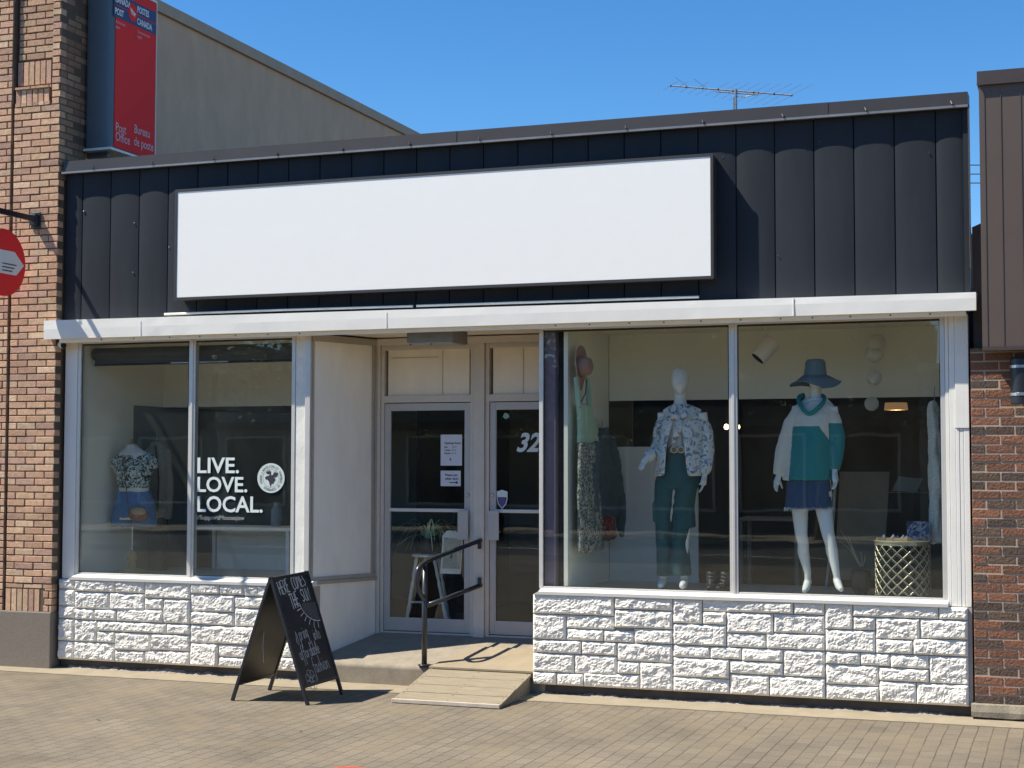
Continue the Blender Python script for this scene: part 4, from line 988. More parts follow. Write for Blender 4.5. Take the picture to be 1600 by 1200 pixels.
# round hanging sign with its arm
hs = thing('hanging_sign', 'round red sign with white envelope hanging from an arm on the brick wall', 'sign', (-9.386, Yb, 4.3))
am = W(57, 343, Yb-.03); ax_ = am.x
mb = MB(); mb.box(ax_-.012, ax_+.012, -1.15, Yb-.03, am.z-.026, am.z+.026); build('arm', mb, M['lamp_black'], hs)
mb = MB(); mb.box(ax_-.075, ax_+.035, Yb-.020, Yb-.006, am.z-.085, am.z+.075); mb.box(ax_-.05, ax_+.02, Yb-.075, Yb-.020, am.z-.06, am.z+.05); bevel(build('wall_plate', mb, M['lamp_black'], hs), .006)
cyy, czz, rad = -.64, 3.835, .315
mb = MB(); mb.poly([(ax_-.012, cyy+rad*cos(2*pi*i/48), czz+rad*sin(2*pi*i/48)) for i in range(48)], (1, 0, 0), .024); disc = build('disc', mb, M['red'], hs)
xf = ax_+.0135
e_ = [(-.19, .115), (.075, .115), (.20, -.0), (.10, -.105), (-.19, -.105)]
mb = MB(); mb.add([(xf, cyy+.07+a*1.1, czz+b) for a, b in e_], [tuple(range(5))[::-1]]); build('envelope_emblem', mb, M['sign_txt'], disc)
mb = MB()
for k, (a0, a1) in enumerate(((-.10, .11), (-.10, .08), (-.10, .05))):
    zc = czz-.01-k*.032; mb.box(xf+.001, xf+.002, cyy+.07+a0, cyy+.07+a1, zc-.005, zc+.005)
islands('emblem_stripe', mb, M['ink'], disc)
for yy in (cyy-.18, cyy+.18):
    mb = MB(); z_top = am.z-.026; z_bot = czz+math.sqrt(rad**2-.18**2)-.01; nl = 7
    for k in range(nl):
        zc = z_bot+(z_top-z_bot)*(k+.5)/nl; h_ = (z_top-z_bot)/nl*.62
        pts = [((.010*cos(t_) if k % 2 else 0), (0 if k % 2 else .010*cos(t_)), h_*sin(t_)) for t_ in [2*pi*i/10 for i in range(10)]]
        mb.tube([(ax_+a, yy+b, zc+c_) for a, b, c_ in pts], .0028, 5, close=True)
    build('chain', mb, M['lamp_black'], hs)

rb = thing('brick_shop', 'dark red brick shop with brown metal cladding right of the white stone base', 'building', (-.3, 0, 0))
Yr = -.060; x0 = XR+.012
mb = MB(); bricks(mb, x0, 1.0, .135, 2.86, Yr, .205, .0585, .0125, .05, RUG, x0 % .2175+.0, jit=.004, z_start=.135)
build('front_brickwork', mb, M['brick_d'], rb)
mb = MB(); mb.box(x0+.002, 1.6, Yr+.005, .3, .10, 2.86); build('mortar_backing', mb, M['mortar_l'], rb)
mb = MB()
vs = []; nn = 40
for i in range(nn+1):
    x = x0-.025+1.6*i/nn; w_ = .012*noise.noise(Vector((x*7, 0, 0)))
    vs += [(x, Yr-.06+w_, .035+.012*noise.noise(Vector((x*5, 2, 0)))), (x, Yr-.065+w_, .075), (x, Yr-.05+w_, .128), (x, Yr+.06, .136), (x, Yr+.06, .03)]
fs = []
for i in range(nn):
    a = i*5; fs += [(a+k, a+5+k, a+5+(k+1) % 5, a+(k+1) % 5) for k in range(5)]
fs += [(0, 1, 2, 3, 4), (nn*5+4, nn*5+3, nn*5+2, nn*5+1, nn*5)]
mb.add(vs, fs); mb.f = [f for f in mb.f]; build('footing', mb, mat('weathered_footing', (.27, .235, .175), .95, var=.25, vs=14, bump=.4, bs=60), rb)
mb = MB(); mb.box(x0+.02, 1.6, Yr-.035, Yr+.1, -.02, .032); build('lower_footing', mb, M['dark_conc'], rb)
xb0 = W(1532, 330, -.30).x; zt0, zb0 = 4.93, 2.835
mb = MB(); rows_ = [xb0, xb0+.07, xb0+.075, xb0+.30, xb0+.305, xb0+.56, xb0+.565, 1.6]
mb.box(xb0, 1.6, -.30, .25, zb0, zt0)
clad = build('metal_cladding', mb, M['brown_metal'], rb)
mb = MB()
for x in (xb0+.035, xb0+.155, xb0+.30, xb0+.54, xb0+.78): mb.box(x, x+.006, -.3045, -.3005, zb0+.03, zt0-.12)
islands('cladding_seam', mb, M['brown_metal'], clad)
mb = MB(); mb.box(xb0-.012, 1.6, -.325, .26, zt0-.06, zt0+.035); mb.box(xb0-.014, 1.6, -.330, -.3255, zt0-.072, zt0-.058); islands('coping', mb, mat('brown_coping', (.075, .055, .048), .4, .1, var=.08), rb)
mb = MB(); mb.box(xb0+.0, 1.6, -.306, -.28, zb0-.012, zb0+.018); build('bottom_flashing', mb, mat('brown_coping', (1, 1, 1)), rb)
mb = MB(); mb.hexa([(XR+.03, .10), (xb0+.2, .10), (xb0+.2, .16), (XR+.03, .16)], 2.86, [3.83, 3.95, 3.95, 3.83]); mb.box(xb0+.03, 1.6, .3, 12, -.1, 3.4); build('side_wall', mb, M['brown_metal'], rb)
# wall lamp
lt = W(1578, 558, -.16)
cx_ = lt.x+.085; wl_ = thing('wall_lamp', 'black cylinder wall lamp with two silver rings on the dark brick wall', 'wall lamp', (cx_, Yr, 2.6))
zt1, zb1 = W(1590, 558, -.16).z, W(1590, 632, -.16).z; yc = -.17
mb = MB(); mb.lathe((cx_, yc, 0), [(.078, zb1), (.085, zb1+.006), (.085, zt1-.02), (.078, zt1-.004), (.05, zt1)], 28); mb.box(cx_-.03, cx_+.03, yc+.06, Yr, (zt1+zb1)/2-.05, (zt1+zb1)/2+.05); build('housing', mb, M['lamp_black'], wl_)
for zz_ in (zt1-.075, zb1+.075):
    mb = MB(); mb.lathe((cx_, yc, zz_), [(.0855, -.012), (.089, -.010), (.089, .010), (.0855, .012)], 28); build('ring', mb, M['silver'], wl_)

# --- roof antenna
an = thing('roof_antenna', 'long many-armed television antenna on a mast above the shop roof', 'antenna', tuple(W(1150, 190, 3.0)))
def a3(px, py, dy=0): return W(px, py, 3.0+dy)
mb = MB(); m0 = a3(1150, 190); mb.tube([(m0.x, 3, 3.5), (m0.x, 3, a3(1150, 139).z)], .014, 8); mb.tube([(m0.x-.022, 3, 3.5), (m0.x-.022, 3, a3(1147, 152).z)], .007, 6); build('mast', mb, M['wire'], an)
mb = MB(); mb.tube([a3(1048, 134), a3(1237, 149)], .0075, 6); boom = build('boom', mb, M['wire'], an)
mb = MB(); mb.tube([a3(1118, 143), a3(1185, 148)], .007, 6); mb.tube([a3(1151, 151), a3(1165, 151), a3(1184, 147)], .005, 6); build('brace', mb, M['wire'], an)
# elements: thin rods across the boom
pA, pB = a3(1048, 134), a3(1237, 149)
for k in range(14):
    t_ = k/13; p = pA.lerp(pB, t_); ln = .14+.20*t_; tilt = Vector((.72, -.66, .12)).normalized()
    mb = MB()
    if k in (2, 4): mb.tube([p, p+Vector((-.12, -.1, .09))], .002, 5); mb.tube([p, p-tilt*ln], .002, 5)
    else: mb.tube([p-tilt*ln, p, p+tilt*ln], .0018, 5)
    build('element', mb, M['wire'], an)
for t_ in (.0, .13, .27, .40, .52, .69, .73, .86, 1):
    p = pA.lerp(pB, t_); mb = MB(); mb.ball(p, .011, .011, .013, 8); build('clamp', mb, M['bronze'], an)
# --- cables seen in the gap on the right
for k, yy in enumerate((258, 272, 286)):
    a, b = W(1440, yy-1, 22), W(1600, yy+1, 22)
    a = W(1440, yy-1, 22); b = W(1600, yy+1, 22); d = (b-a); a2 = a-d*3; b2 = b+d*3; mb = MB()
    mb.tube([a2.lerp(b2, i/20)+Vector((0, 0, -1.0*(1-(2*i/20-1)**2)+1.0)) for i in range(21)], .012, 5)
    solo('power_cable', mb, M['wire_black'], ['topmost', 'middle', 'lowest'][k]+' of the three thin cables crossing the gap right of the fascia', 'cable', tuple((a+b)/2), 'cables across the gap')

# ================================================================== DISPLAY WINDOWS
def hand(mb, wrist, dirv, palmn, ln=.17, curl=.35, spread=.10):
    """palm with five separate, slightly curled fingers"""
    d = Vector(dirv).normalized(); n = Vector(palmn); n = (n-d*n.dot(d)).normalized(); s_ = d.cross(n).normalized(); w0 = Vector(wrist)
    pl = ln*.50
    mb.tube([w0-d*.02, w0+d*pl*.35, w0+d*pl*.85, w0+d*pl*1.0], [.021, .026, .028, .022], 10)
    for i, (o_, l_) in enumerate(((-.030, .78), (-.010, .95), (.010, 1.0), (.029, .90))):
        b = w0+d*pl*.86+s_*o_; fl = ln*.50*l_; a = curl*(.8+.12*i); dd = (d+s_*o_*spread*12).normalized(); pts = [b]
        for k in range(3):
            dd = (dd+n*a*.55).normalized(); pts.append(pts[-1]+dd*fl*(.42, .33, .25)[k])
        mb.tube(pts, [.0098, .0092, .0085, .0066], 8)
    b = w0+d*pl*.30-s_*.026; dd = (d*.75-s_*.75+n*.30).normalized(); mb.tube([b, b+dd*.036, b+dd*.036+(d*.9-s_*.2+n*.5).normalized()*.030, b+dd*.036+(d*.9-s_*.1+n*.6).normalized()*.052], [.013, .0115, .0100, .0072], 8)
# ---- mannequin in floral blouse
Y0 = .52
def J(px, py, dy=0.0): return W(px, py, Y0+dy)
m1 = thing('mannequin', 'faceless white mannequin in blue floral blouse and dark teal trousers', 'mannequin', (J(1062, 915).x, Y0, .885))
b = MB()
rpx([(575, 1058, 1066, .03, .01), (578, 1053, 1071, .065, .01), (584, 1050, 1074.5, .085, .008), (592, 1049, 1075.5, .093, 0), (600, 1050, 1075, .088, -.008), (607, 1052, 1072.5, .074, -.014), (612, 1056, 1069, .055, -.02), (615.5, 1059, 1066, .035, -.022)], Y0, b)
b.tube([J(1062.5, 604, .02), J(1062.5, 622, .02), J(1063, 636, .02)], [.055, .050, .062], 14)
b.ball(J(1062.5, 600, -.088), .013, .018, .022, 8)                       # hint of a nose
rpx([(632, 1050, 1077, .06, .02), (640, 1036, 1096, .075, .02), (660, 1036, 1092, .10, 0), (690, 1043, 1085, .085, 0), (705, 1044, 1084, .085, 0), (735, 1034, 1088, .10, 0), (760, 1030, 1090, .105, 0)], Y0, b)
b.tube([J(1036, 645), J(1034, 698, .03), J(1014, 712, -.16)], [.05, .042, .026], 12)
b.tube([J(1096, 645), J(1104, 695, .02), J(1101, 742, -.05)], [.05, .040, .024], 12)
b.tube([J(1047, 755), J(1040, 830), J(1038, 890), J(1036, 903, .01)], [.085, .058, .036, .032], 14)
b.tube([J(1075, 755), J(1068, 830, -.02), J(1067, 890, -.03), J(1069, 903, -.03)], [.085, .058, .036, .032], 14)
for (x, y, d) in ((1035, 903, .0), (1069, 904, -.05)):
    a = J(x, y, d); b.tube([a+Vector((0, .03, 0)), a+Vector((0, .0, -.03)), a+Vector((.005, -.07, -.055)), a+Vector((.008, -.12, -.062))], [.030, .034, .033, .02], 12)
wl1, wr1 = J(1013, 712, -.165), J(1101, 743, -.05)
hand(b, wl1, (J(1003, 726, -.22)-wl1), (.3, .2, -.9), ln=.17, curl=.25, spread=.16)
hand(b, wr1, (J(1097, 768, -.07)-wr1), (-.9, -.3, 0), ln=.17, curl=.30)
body = build('mannequin_body', fuse(b, .0075, 3), M['mann'], m1, smooth=True)
c = MB()
rpx([(700, 1043, 1086, .095, 0), (712, 1040, 1088, .10, 0), (735, 1028, 1092, .115, 0), (752, 1024, 1092, .12, 0), (762, 1023, 1091, .12, 0)], Y0, c)
rpx([(899, 1027, 1049, .085, .0), (880, 1027, 1050, .085, .0), (850, 1025, 1051, .09, .0), (810, 1024, 1052, .10, .0), (770, 1023, 1057, .11, .0), (750, 1024, 1062, .11, 0)][::-1], Y0, c)
rpx([(899, 1047, 1080, .10, -.02), (875, 1048, 1077, .10, -.02), (850, 1052, 1075, .098, -.02), (815, 1052, 1080, .10, -.01), (780, 1055, 1086, .11, .0), (750, 1056, 1091, .11, 0)][::-1], Y0, c)
for sx, yy in ((1027, 800), (1079, 808)):                      # cargo pockets
    p = J(sx, yy); c.obox(p, (.028, 0, 0), (0, .07, 0), (0, 0, .085))
build('trousers', fuse(c, .009, 3, (.012, 9, .35)), M['teal_pants'], m1, smooth=True)
c = MB()
p1, p2 = J(1040, 702, -.10), J(1078, 702, -.10)
mb = MB(); mb.tube([J(1046, 703, -.085), J(1055, 703, -.108), J(1072, 703, -.110), J(1084, 702, -.09)], [(.012, .026)]*4, 8)
belt = build('belt', mb, M['tan_l'], m1, smooth=True)
for px in (1053, 1064):
    mb = MB(); q0 = J(px, 702.5, -.128); mb.tube([q0+Vector((.026*cos(t_), 0, .026*sin(t_))) for t_ in [2*pi*i/18 for i in range(18)]], .007, 6, close=True); build('buckle_ring', mb, M['gold'], belt, smooth=True)
c = MB(); rpx([(652, 1056, 1067, .06, -.03), (668, 1052, 1072, .085, -.022), (690, 1048, 1076, .088, -.018), (700, 1046, 1080, .090, -.01)], Y0, c)
build('inner_top', fuse(c, .009, 2, (.004, 20, 1)), M['white_cloth'], m1, smooth=True)
# blouse as left and right fronts round an open middle
c = MB()
def half(rows, side):
    """open half shell: (py, outer px, inner px, depth)"""
    vs = []; n_ = 14
    for py, po, pi_, d in rows:
        for k in range(n_+1):
            t_ = k/n_; 
            A = J(pi_, py, 0).x; B = J(po, py, 0).x; ang = pi*t_            # from the front edge round the outside to the back
            x = A+(B-A)*(sin(ang) if t_ <= .5 else 1-(1-sin(ang))*.9); y = Y0-d*cos(ang); vs.append((x, y, J(po, py).z))
    w = n_+1; k = len(rows)
    f = [(j*w+i, j*w+i+1, (j+1)*w+i+1, (j+1)*w+i) for j in range(k-1) for i in range(n_)]
    return vs, f
for rows, sd in (([(632, 1050, 1060, .075), (640, 1040, 1062, .085), (652, 1034, 1059, .112), (672, 1031, 1053, .125), (695, 1030, 1047, .125), (715, 1027, 1046, .13), (745, 1022, 1045, .135)], -1),
                 ([(632, 1077, 1065, .075), (640, 1091, 1064, .085), (652, 1098, 1066, .112), (672, 1101, 1071, .125), (695, 1100, 1074, .125), (715, 1098, 1076, .13), (745, 1098, 1079, .135)], 1)):
    vs, f = half(rows, sd); c2 = MB(); c2.add(vs, f)
    for i in range(len(c2.v)): p = Vector(c2.v[i]); k = .010*noise.noise(Vector((p.x*14, p.y*6, p.z*4))); c2.v[i] = (p.x+k, p.y+k*1.2, p.z)
    c.add(c2.v, c2.f)
blo = build('blouse', c, M['blouse'], m1, smooth=True); sd_ = blo.modifiers.new('s', 'SOLIDIFY'); sd_.thickness = .006; sb = blo.modifiers.new('u', 'SUBSURF'); sb.levels = sb.render_levels = 1
for pts, rr in (([J(1043, 646), J(1033, 668, .01), J(1030, 700, .02), J(1021, 709, -.08), J(1010, 713, -.17)], [.040, .064, .068, .056, .042]), ([J(1088, 646), J(1101, 668), J(1105, 700), J(1104, 725, -.03), J(1101, 741, -.05)], [.040, .062, .060, .056, .036])):
    c = MB(); c.tube(smooth_path(pts, 4), [rr[min(int(i/4), 4)]*(1-(i % 4)/4)+rr[min(int(i/4)+1, 4)]*((i % 4)/4) for i in range(17)], 16)
    build('sleeve', fuse(c, .009, 3, (.012, 12, .8)), M['blouse'], m1, smooth=True)
c = MB()                                           # tie at the neck
for q0, q1, q2 in (((1062, 655), (1052, 648), (1046, 657)), ((1062, 655), (1071, 646), (1080, 654)), ((1061, 655), (1057, 675), (1052, 694)), ((1063, 655), (1062, 668), (1057, 684))):
    c.tube([J(*q0, -.115), J(*q1, -.125), J(*q2, -.12)], [(.012, .02), (.02, .03), (.008, .016)], 8)
c.tube(smooth_path([J(1049, 636, -.02), J(1053, 641, -.08), J(1062, 652, -.11), J(1072, 641, -.08), J(1077, 636, -.02)], 3), (.016), 8)
build('neck_tie', c, M['blouse'], m1, smooth=True)
# ---- mannequin in sweater and skirt
Y0 = .42
m2 = thing('mannequin', 'white mannequin in blue-grey sun hat, teal and cream sweater and denim skirt', 'mannequin', (J(1275, 920).x, Y0, .885))
b = MB()
rpx([(572, 1269, 1280, .04, .01), (580, 1263, 1287, .085, .008), (590, 1262, 1288, .09, 0), (599, 1264, 1286, .078, -.01), (606, 1268, 1282, .05, -.02)], Y0, b)
b.tube([J(1274, 596, .02), J(1274, 615, .02), J(1275, 632, .02)], [.052, .048, .062], 14)
rpx([(622, 1258, 1292, .06, .02), (632, 1244, 1302, .07, .02), (655, 1246, 1300, .10, 0), (690, 1250, 1292, .085, 0), (715, 1248, 1294, .09, 0), (745, 1240, 1298, .105, 0), (775, 1238, 1300, .105, 0)], Y0, b)
b.tube([J(1247, 636), J(1230, 695, .01), J(1217, 742, -.04)], [.048, .038, .023], 12)
b.tube([J(1300, 636), J(1307, 690), J(1304, 738, -.06)], [.048, .038, .023], 12)
b.tube([J(1252, 770), J(1250, 800), J(1252, 835, -.01), J(1255, 850, .0), J(1255, 862, .02), J(1262, 895, .02), J(1262, 907, .02)], [.082, .068, .052, .047, .050, .030, .026], 14)
b.tube([J(1285, 770), J(1288, 800, -.02), J(1294, 835, -.07), J(1298, 850, -.08), J(1300, 862, -.08), J(1306, 892, -.10), J(1308, 903, -.10)], [.082, .068, .052, .047, .050, .031, .027], 14)
for x, y, d, dx in ((1262, 904, .02, -.012), (1307, 901, -.10, .055)):
    a = J(x, y, d); b.tube([a+Vector((0, .035, .0)), a+Vector((0, .012, -.025)), a+Vector((dx*.5, -.05, -.075)), a+Vector((dx, -.11, -.098))], [.026, .033, .032, .019], 12)
w1, w2 = J(1217, 743, -.04), J(1304, 738, -.06)
hand(b, w1, (J(1213, 757, -.06)-w1).normalized()+Vector((0, -.2, 0)), (.9, -.3, 0), ln=.165, curl=.28)
hand(b, w2, (J(1306, 757, -.09)-w2), (-.8, -.5, 0), ln=.165, curl=.35, spread=.15)
build('mannequin_body', fuse(b, .0075, 3), M['mann'], m2, smooth=True)
c = MB(); rpx([(738, 1232, 1296, .125, 0), (760, 1229, 1299, .130, 0), (780, 1227, 1301, .135, 0), (795, 1226, 1302, .137, 0)], Y0, c)
sk_ = build('skirt', fuse(c, .009, 2, (.006, 12, .5)), M['denim'], m2, smooth=True)
mb = MB()
for i in range(70):
    a = pi+pi*i/69; px = 1264+38*cos(a); p = J(px, 794.5+random.uniform(-1, 1)); y = Y0+.139*sin(a); mb.tube([(p.x, y, p.z+.01), (p.x+random.uniform(-.004, .004), y-.003, p.z-random.uniform(.008, .022))], .0016, 4)
build('frayed_hem', mb, M['white_cloth'], sk_)
mb = MB(); p = J(1264, 768); mb.tube([(p.x, Y0-.137, p.z-.12), (p.x, Y0-.135, p.z+.10)], .003, 5); build('front_seam', mb, M['denim_l'], sk_)
c = MB()
rpx([(626, 1256, 1292, .075, .015), (634, 1243, 1303, .09, .01), (650, 1240, 1304, .125, 0), (667, 1238, 1304, .14, 0), (700, 1233, 1302, .145, 0), (735, 1226, 1302, .150, 0), (750, 1223, 1301.5, .15, 0)], Y0, c)
c.tube([J(1258, 632), J(1247, 642), J(1239, 660), J(1231, 685), J(1220, 722, -.02), J(1216, 742, -.04)], [.030, .052, .068, .074, .062, .048], 16)
c.tube([J(1288, 632), J(1297, 642), J(1303, 660), J(1307, 685), J(1307, 712, -.03), J(1304, 731, -.05)], [.030, .052, .066, .070, .062, .046], 16)
c = fuse(c, .0085, 4, (.010, 10, .6))
zl, xl_ = J(1264, 667).z, J(1242, 667).x; zr = J(1306, 662).z; xr = J(1297, 667).x
for k, f in enumerate(c.f):
    cc = sum((Vector(c.v[i]) for i in f), Vector())/len(f)
    if cc.x < J(1241-(667-660)*0, 0+700).x-(zl-cc.z)*.065: c.mi[k] = 0
    elif cc.x > xr-.0: c.mi[k] = 1 if cc.z < zr else 0
    else: c.mi[k] = 1 if cc.z < zl else 0
    u_ = (cc.x-J(1284, 667).x)/(xr-J(1284, 667).x)
    if 0 < u_ < 1 and cc.z > zl-u_*(zl-J(1290, 687).z): c.mi[k] = 0
swe = build('sweater', c, [M['pale_knit'], M['teal']], m2, smooth=True)
c = MB(); c.tube(smooth_path([J(1283, 619, .06), J(1288, 622, .0), J(1284, 632, -.08), J(1265, 647, -.125), J(1251, 634, -.09), J(1248, 622, -.0), J(1256, 618, .06)], 4), (.017, .024), 10)
build('collar', c, M['teal'], m2, smooth=True)
c = MB(); c.tube([J(1304, 727, -.045), J(1304, 734, -.055)], [.048, .042], 14); build('cuff', c, mat('bright_teal_knit', (.03, .26, .28), .9), swe, smooth=True)
# hat
hat_ = MB(); h0 = J(1274, 590); rg = []
def brim(n=40):
    vs = []
    for r_, zz_ in ((.107, .0), (.145, -.026), (.185, -.055), (.215, -.068)):
        for i in range(n):
            a = 2*pi*i/n; wv = (r_-.10)*(.13*sin(2*a+.5)+.16*sin(3*a+1.2))
            vs.append((h0.x+r_*cos(a)*1.0, Y0+r_*sin(a)*.95, J(1274, 587).z+zz_*1.1+wv))
    fs = [(j*n+i, (j+1)*n+i, (j+1)*n+(i+1) % n, j*n+(i+1) % n) for j in range(3) for i in range(n)]
    return vs, fs
vs, fs = brim(); hat_.add(vs, fs)
hb = build('sun_hat', hat_, M['hat_blue'], m2, smooth=True); sd_ = hb.modifiers.new('s', 'SOLIDIFY'); sd_.thickness = .006
mb = MB(); rpx([(590, 1254.5, 1293, .108, 0), (584, 1256.5, 1291.5, .104, 0), (572, 1258, 1290, .098, 0), (566, 1258.5, 1289.5, .095, 0), (562, 1261, 1287, .085, 0), (561, 1268, 1280, .04, 0)], Y0, mb)
build('hat_crown', mb, M['hat_blue'], hb, smooth=True)
# ---- boots
def boot(px, py, rot, lab):
    o = W(px, py, .30); o.z = .889
    t = thing('ankle_boot', lab, 'boot', tuple(o), 'pair of boots on the display floor'); c = MB(); d = Vector((sin(rot), -cos(rot), 0)); h_ = .165
    c.tube([o-d*.05+Vector((0, 0, .05)), o+d*.02+Vector((0, 0, .045)), o+d*.10+Vector((0, 0, .038)), o+d*.15+Vector((0, 0, .032))], [(.038, .042), (.042, .04), (.042, .033), (.030, .024)], 14)
    c.tube([o-d*.04+Vector((0, 0, .03)), o-d*.045+Vector((0, 0, .10)), o-d*.05+Vector((0, 0, h_))], [(.040, .046), (.038, .043), (.045, .048)], 14)
    build('boot_upper', fuse(c, .006, 3, (.003, 40, 1)), M['boot'], t, smooth=True)
    c = MB(); s_ = Vector((d.y, -d.x, 0)); k = [o-d*.09, o+d*.05, o+d*.165]
    c.poly([k[0]-s_*.034, k[0]+s_*.034, k[1]+s_*.042, k[2]+s_*.028, k[2]+d*.012, k[2]-s_*.028, k[1]-s_*.042][::-1], (0, 0, 1), .018); c.poly([k[0]-s_*.033, k[0]+s_*.033, k[0]+d*.06+s_*.035, k[0]+d*.06-s_*.035][::-1], (0, 0, 1), .03); build('sole', c, M['lamp_black'], t)
    for i in range(4):
        z = .06+.026*i; y_ = .055-.022*i; p = o+d*y_+Vector((0, 0, z+.012)); mb = MB(); mb.tube([p-s_*.02, p+Vector((0, 0, .006))+d*.006, p+s_*.02+Vector((0, 0, .006))], .0030, 5); build('lace', mb, M['ink_g'], t)
boot(1111, 915, .15, 'left black lace-up boot beside the blouse mannequin'); boot(1131, 915, -.1, 'right black lace-up boot next to the window mullion')
# ---- garments hung on the side wall: width runs away from the window
XW = -3.985
def side_rows(rows, th, XW=XW, mb=None):
    rg = []
    for py, a, b in rows:
        A = WX(a, py, XW+.01); B = WX(b, py, XW+th*.6); rg.append((A.y, B.y, (A.z+B.z)/2))
    mb = mb or MB(); mb.rings([(XW+th*.45, (a+b)/2, z, th*.5, abs(b-a)/2) for a, b, z in rg], 22); return mb
t = thing('tank_top', 'mint green tank top hanging on the pale side wall', 'top', tuple(WX(908, 600, XW)))
c = side_rows([(693, 889, 936), (670, 890, 933), (650, 890, 929), (638, 890, 926), (632, 892, 923)], .10)
c.tube([WX(893, 634, XW+.04), WX(893, 610, XW+.04), WX(896, 588, XW+.03)], (.010, .024), 8); c.tube([WX(920, 634, XW+.05), WX(920, 610, XW+.04), WX(917, 588, XW+.03)], (.010, .024), 8)
build('top_body', fuse(c, .008, 3, (.012, 14, .3)), M['mint'], t, smooth=True)
mb = MB(); mb.tube([WX(894, 592, XW+.04), WX(893, 615, XW+.05), WX(897, 636, XW+.06)], .007, 6); mb.tube([WX(917, 593, XW+.04), WX(915, 615, XW+.06), WX(905, 628, XW+.07)], .007, 6); build('dark_edging', mb, M['hat_blue'], t)
t = thing('floral_skirt', 'long grey floral skirt hanging below the mint tank top', 'skirt', tuple(WX(908, 700, XW)))
c = side_rows([(861, 887, 943), (830, 888, 941), (790, 889, 938), (740, 890, 933), (700, 893, 929), (693, 895, 927)], .12)
build('skirt_cloth', fuse(c, .009, 2, (.018, 16, .22)), M['skirt_floral'], t, smooth=True)
t = thing('felt_hat', 'dusty pink felt hat hanging on the wall above the mint top', 'hat', tuple(WX(910, 570, XW)))
c = MB(); o = WX(903, 575, XW+.03); n_ = 30
for k, (r_, dx) in enumerate(((.16, .0),)):
    pass
vs = []
for r_, dx in ((.02, .0), (.10, .0), (.135, .004), (.175, .020)):
    for i in range(n_):
        a = 2*pi*i/n_; vs.append((o.x+dx+.012*sin(2*a), o.y+.02+r_*.80*cos(a), o.z+r_*1.12*sin(a)))
c.add(vs, [(j*n_+i, j*n_+(i+1) % n_, (j+1)*n_+(i+1) % n_, (j+1)*n_+i) for j in range(3) for i in range(n_)])
hb = build('hat_brim', c, M['hat_pink'], t, smooth=True); sd_ = hb.modifiers.new('s', 'SOLIDIFY'); sd_.thickness = .006
c = MB(); c.tube([o+Vector((.0, .03, .01)), o+Vector((.06, .03, .015)), o+Vector((.10, .03, .012)), o+Vector((.115, .03, .012))], [(.105, .09), (.098, .085), (.085, .07), (.05, .035)], 20); build('hat_crown', c, M['hat_pink'], t, smooth=True)
t = thing('denim_jacket', 'faded denim jacket hanging on the wall beside the floral skirt', 'jacket', tuple(WX(945, 690, XW)))
c = side_rows([(806, 929, 966), (770, 927, 966), (720, 926, 962), (690, 929, 955), (673, 934, 948), (668, 937, 944)], .10)
c.tube([WX(952, 685, XW+.07), WX(962, 730, XW+.08), WX(970, 790, XW+.08), WX(971, 838, XW+.07)], [.05, .055, .05, .04], 12)
c.tube([WX(931, 690, XW+.09), WX(926, 740, XW+.10), WX(930, 798, XW+.10)], [.04, .05, .04], 12)
build('jacket_cloth', fuse(c, .009, 2, (.020, 14, .4)), M['denim_l'], t, smooth=True)
mb = MB(); mb.tube([WX(941, 655, XW+.02), WX(941, 663, XW+.04), WX(941, 670, XW+.05)], .004, 5); build('hanger_hook', mb, M['wire'], t)
t = thing('red_dress', 'red floral dress hem showing below the hanging denim jacket', 'dress', tuple(WX(948, 800, XW)))
c = side_rows([(842, 936, 963), (815, 936, 962), (785, 939, 960), (740, 940, 958), (700, 940, 955)], .07)
build('dress_cloth', fuse(c, .009, 2, (.022, 16, .25)), M['red_floral'], t, smooth=True)
# ---- lattice basket table with magazines
p0 = W(1411, 922, .40); p0.z = .888; hgt = W(1411, 845, .40).z-.888; rad = (W(1455, 850, .40).x-W(1368, 850, .40).x)/2
t = thing('lattice_table', 'round drum side table of pale gold lattice metal right of the hat mannequin', 'side table', tuple(p0))
mb = MB(); N = 15
for k in range(N):
    for sg in (1, -1):
        mb.tube([(p0.x+rad*.985*cos(2*pi*k/N+sg*1.95*j/22), p0.y+rad*.985*sin(2*pi*k/N+sg*1.95*j/22), p0.z+.02+(hgt-.05)*j/22+.0) for j in range(23)], (.0035, .0060), 6)
build('lattice', mb, M['gold'], t, smooth=True)
for z_a, z_b in ((.0, .022), (hgt-.032, hgt-.008)):
    mb = MB(); mb.lathe((p0.x, p0.y, p0.z), [(rad-.012, z_a), (rad+.002, z_a), (rad+.002, z_b), (rad-.012, z_b), (rad-.012, z_a)], 40); build('rim', mb, M['gold'], t)
mb = MB(); mb.lathe((p0.x, p0.y, p0.z), [(.01, hgt-.010), (rad+.006, hgt-.010), (rad+.008, hgt), (rad+.0, hgt+.006), (.01, hgt+.004)], 40); build('table_top', mb, M['gold'], t, smooth=False)
zt = p0.z+hgt+.007
mb = MB(); mb.obox((p0.x+.12, p0.y+.05, zt+.075), (.085, .02, 0), (-.004, .015, .0), (0, .02, .075)); bevel(solo('patterned_box', mb, M['magazine'], 'blue and dark patterned box standing at the back of the drum table', 'box', (p0.x+.12, p0.y+.05, zt)), .003)
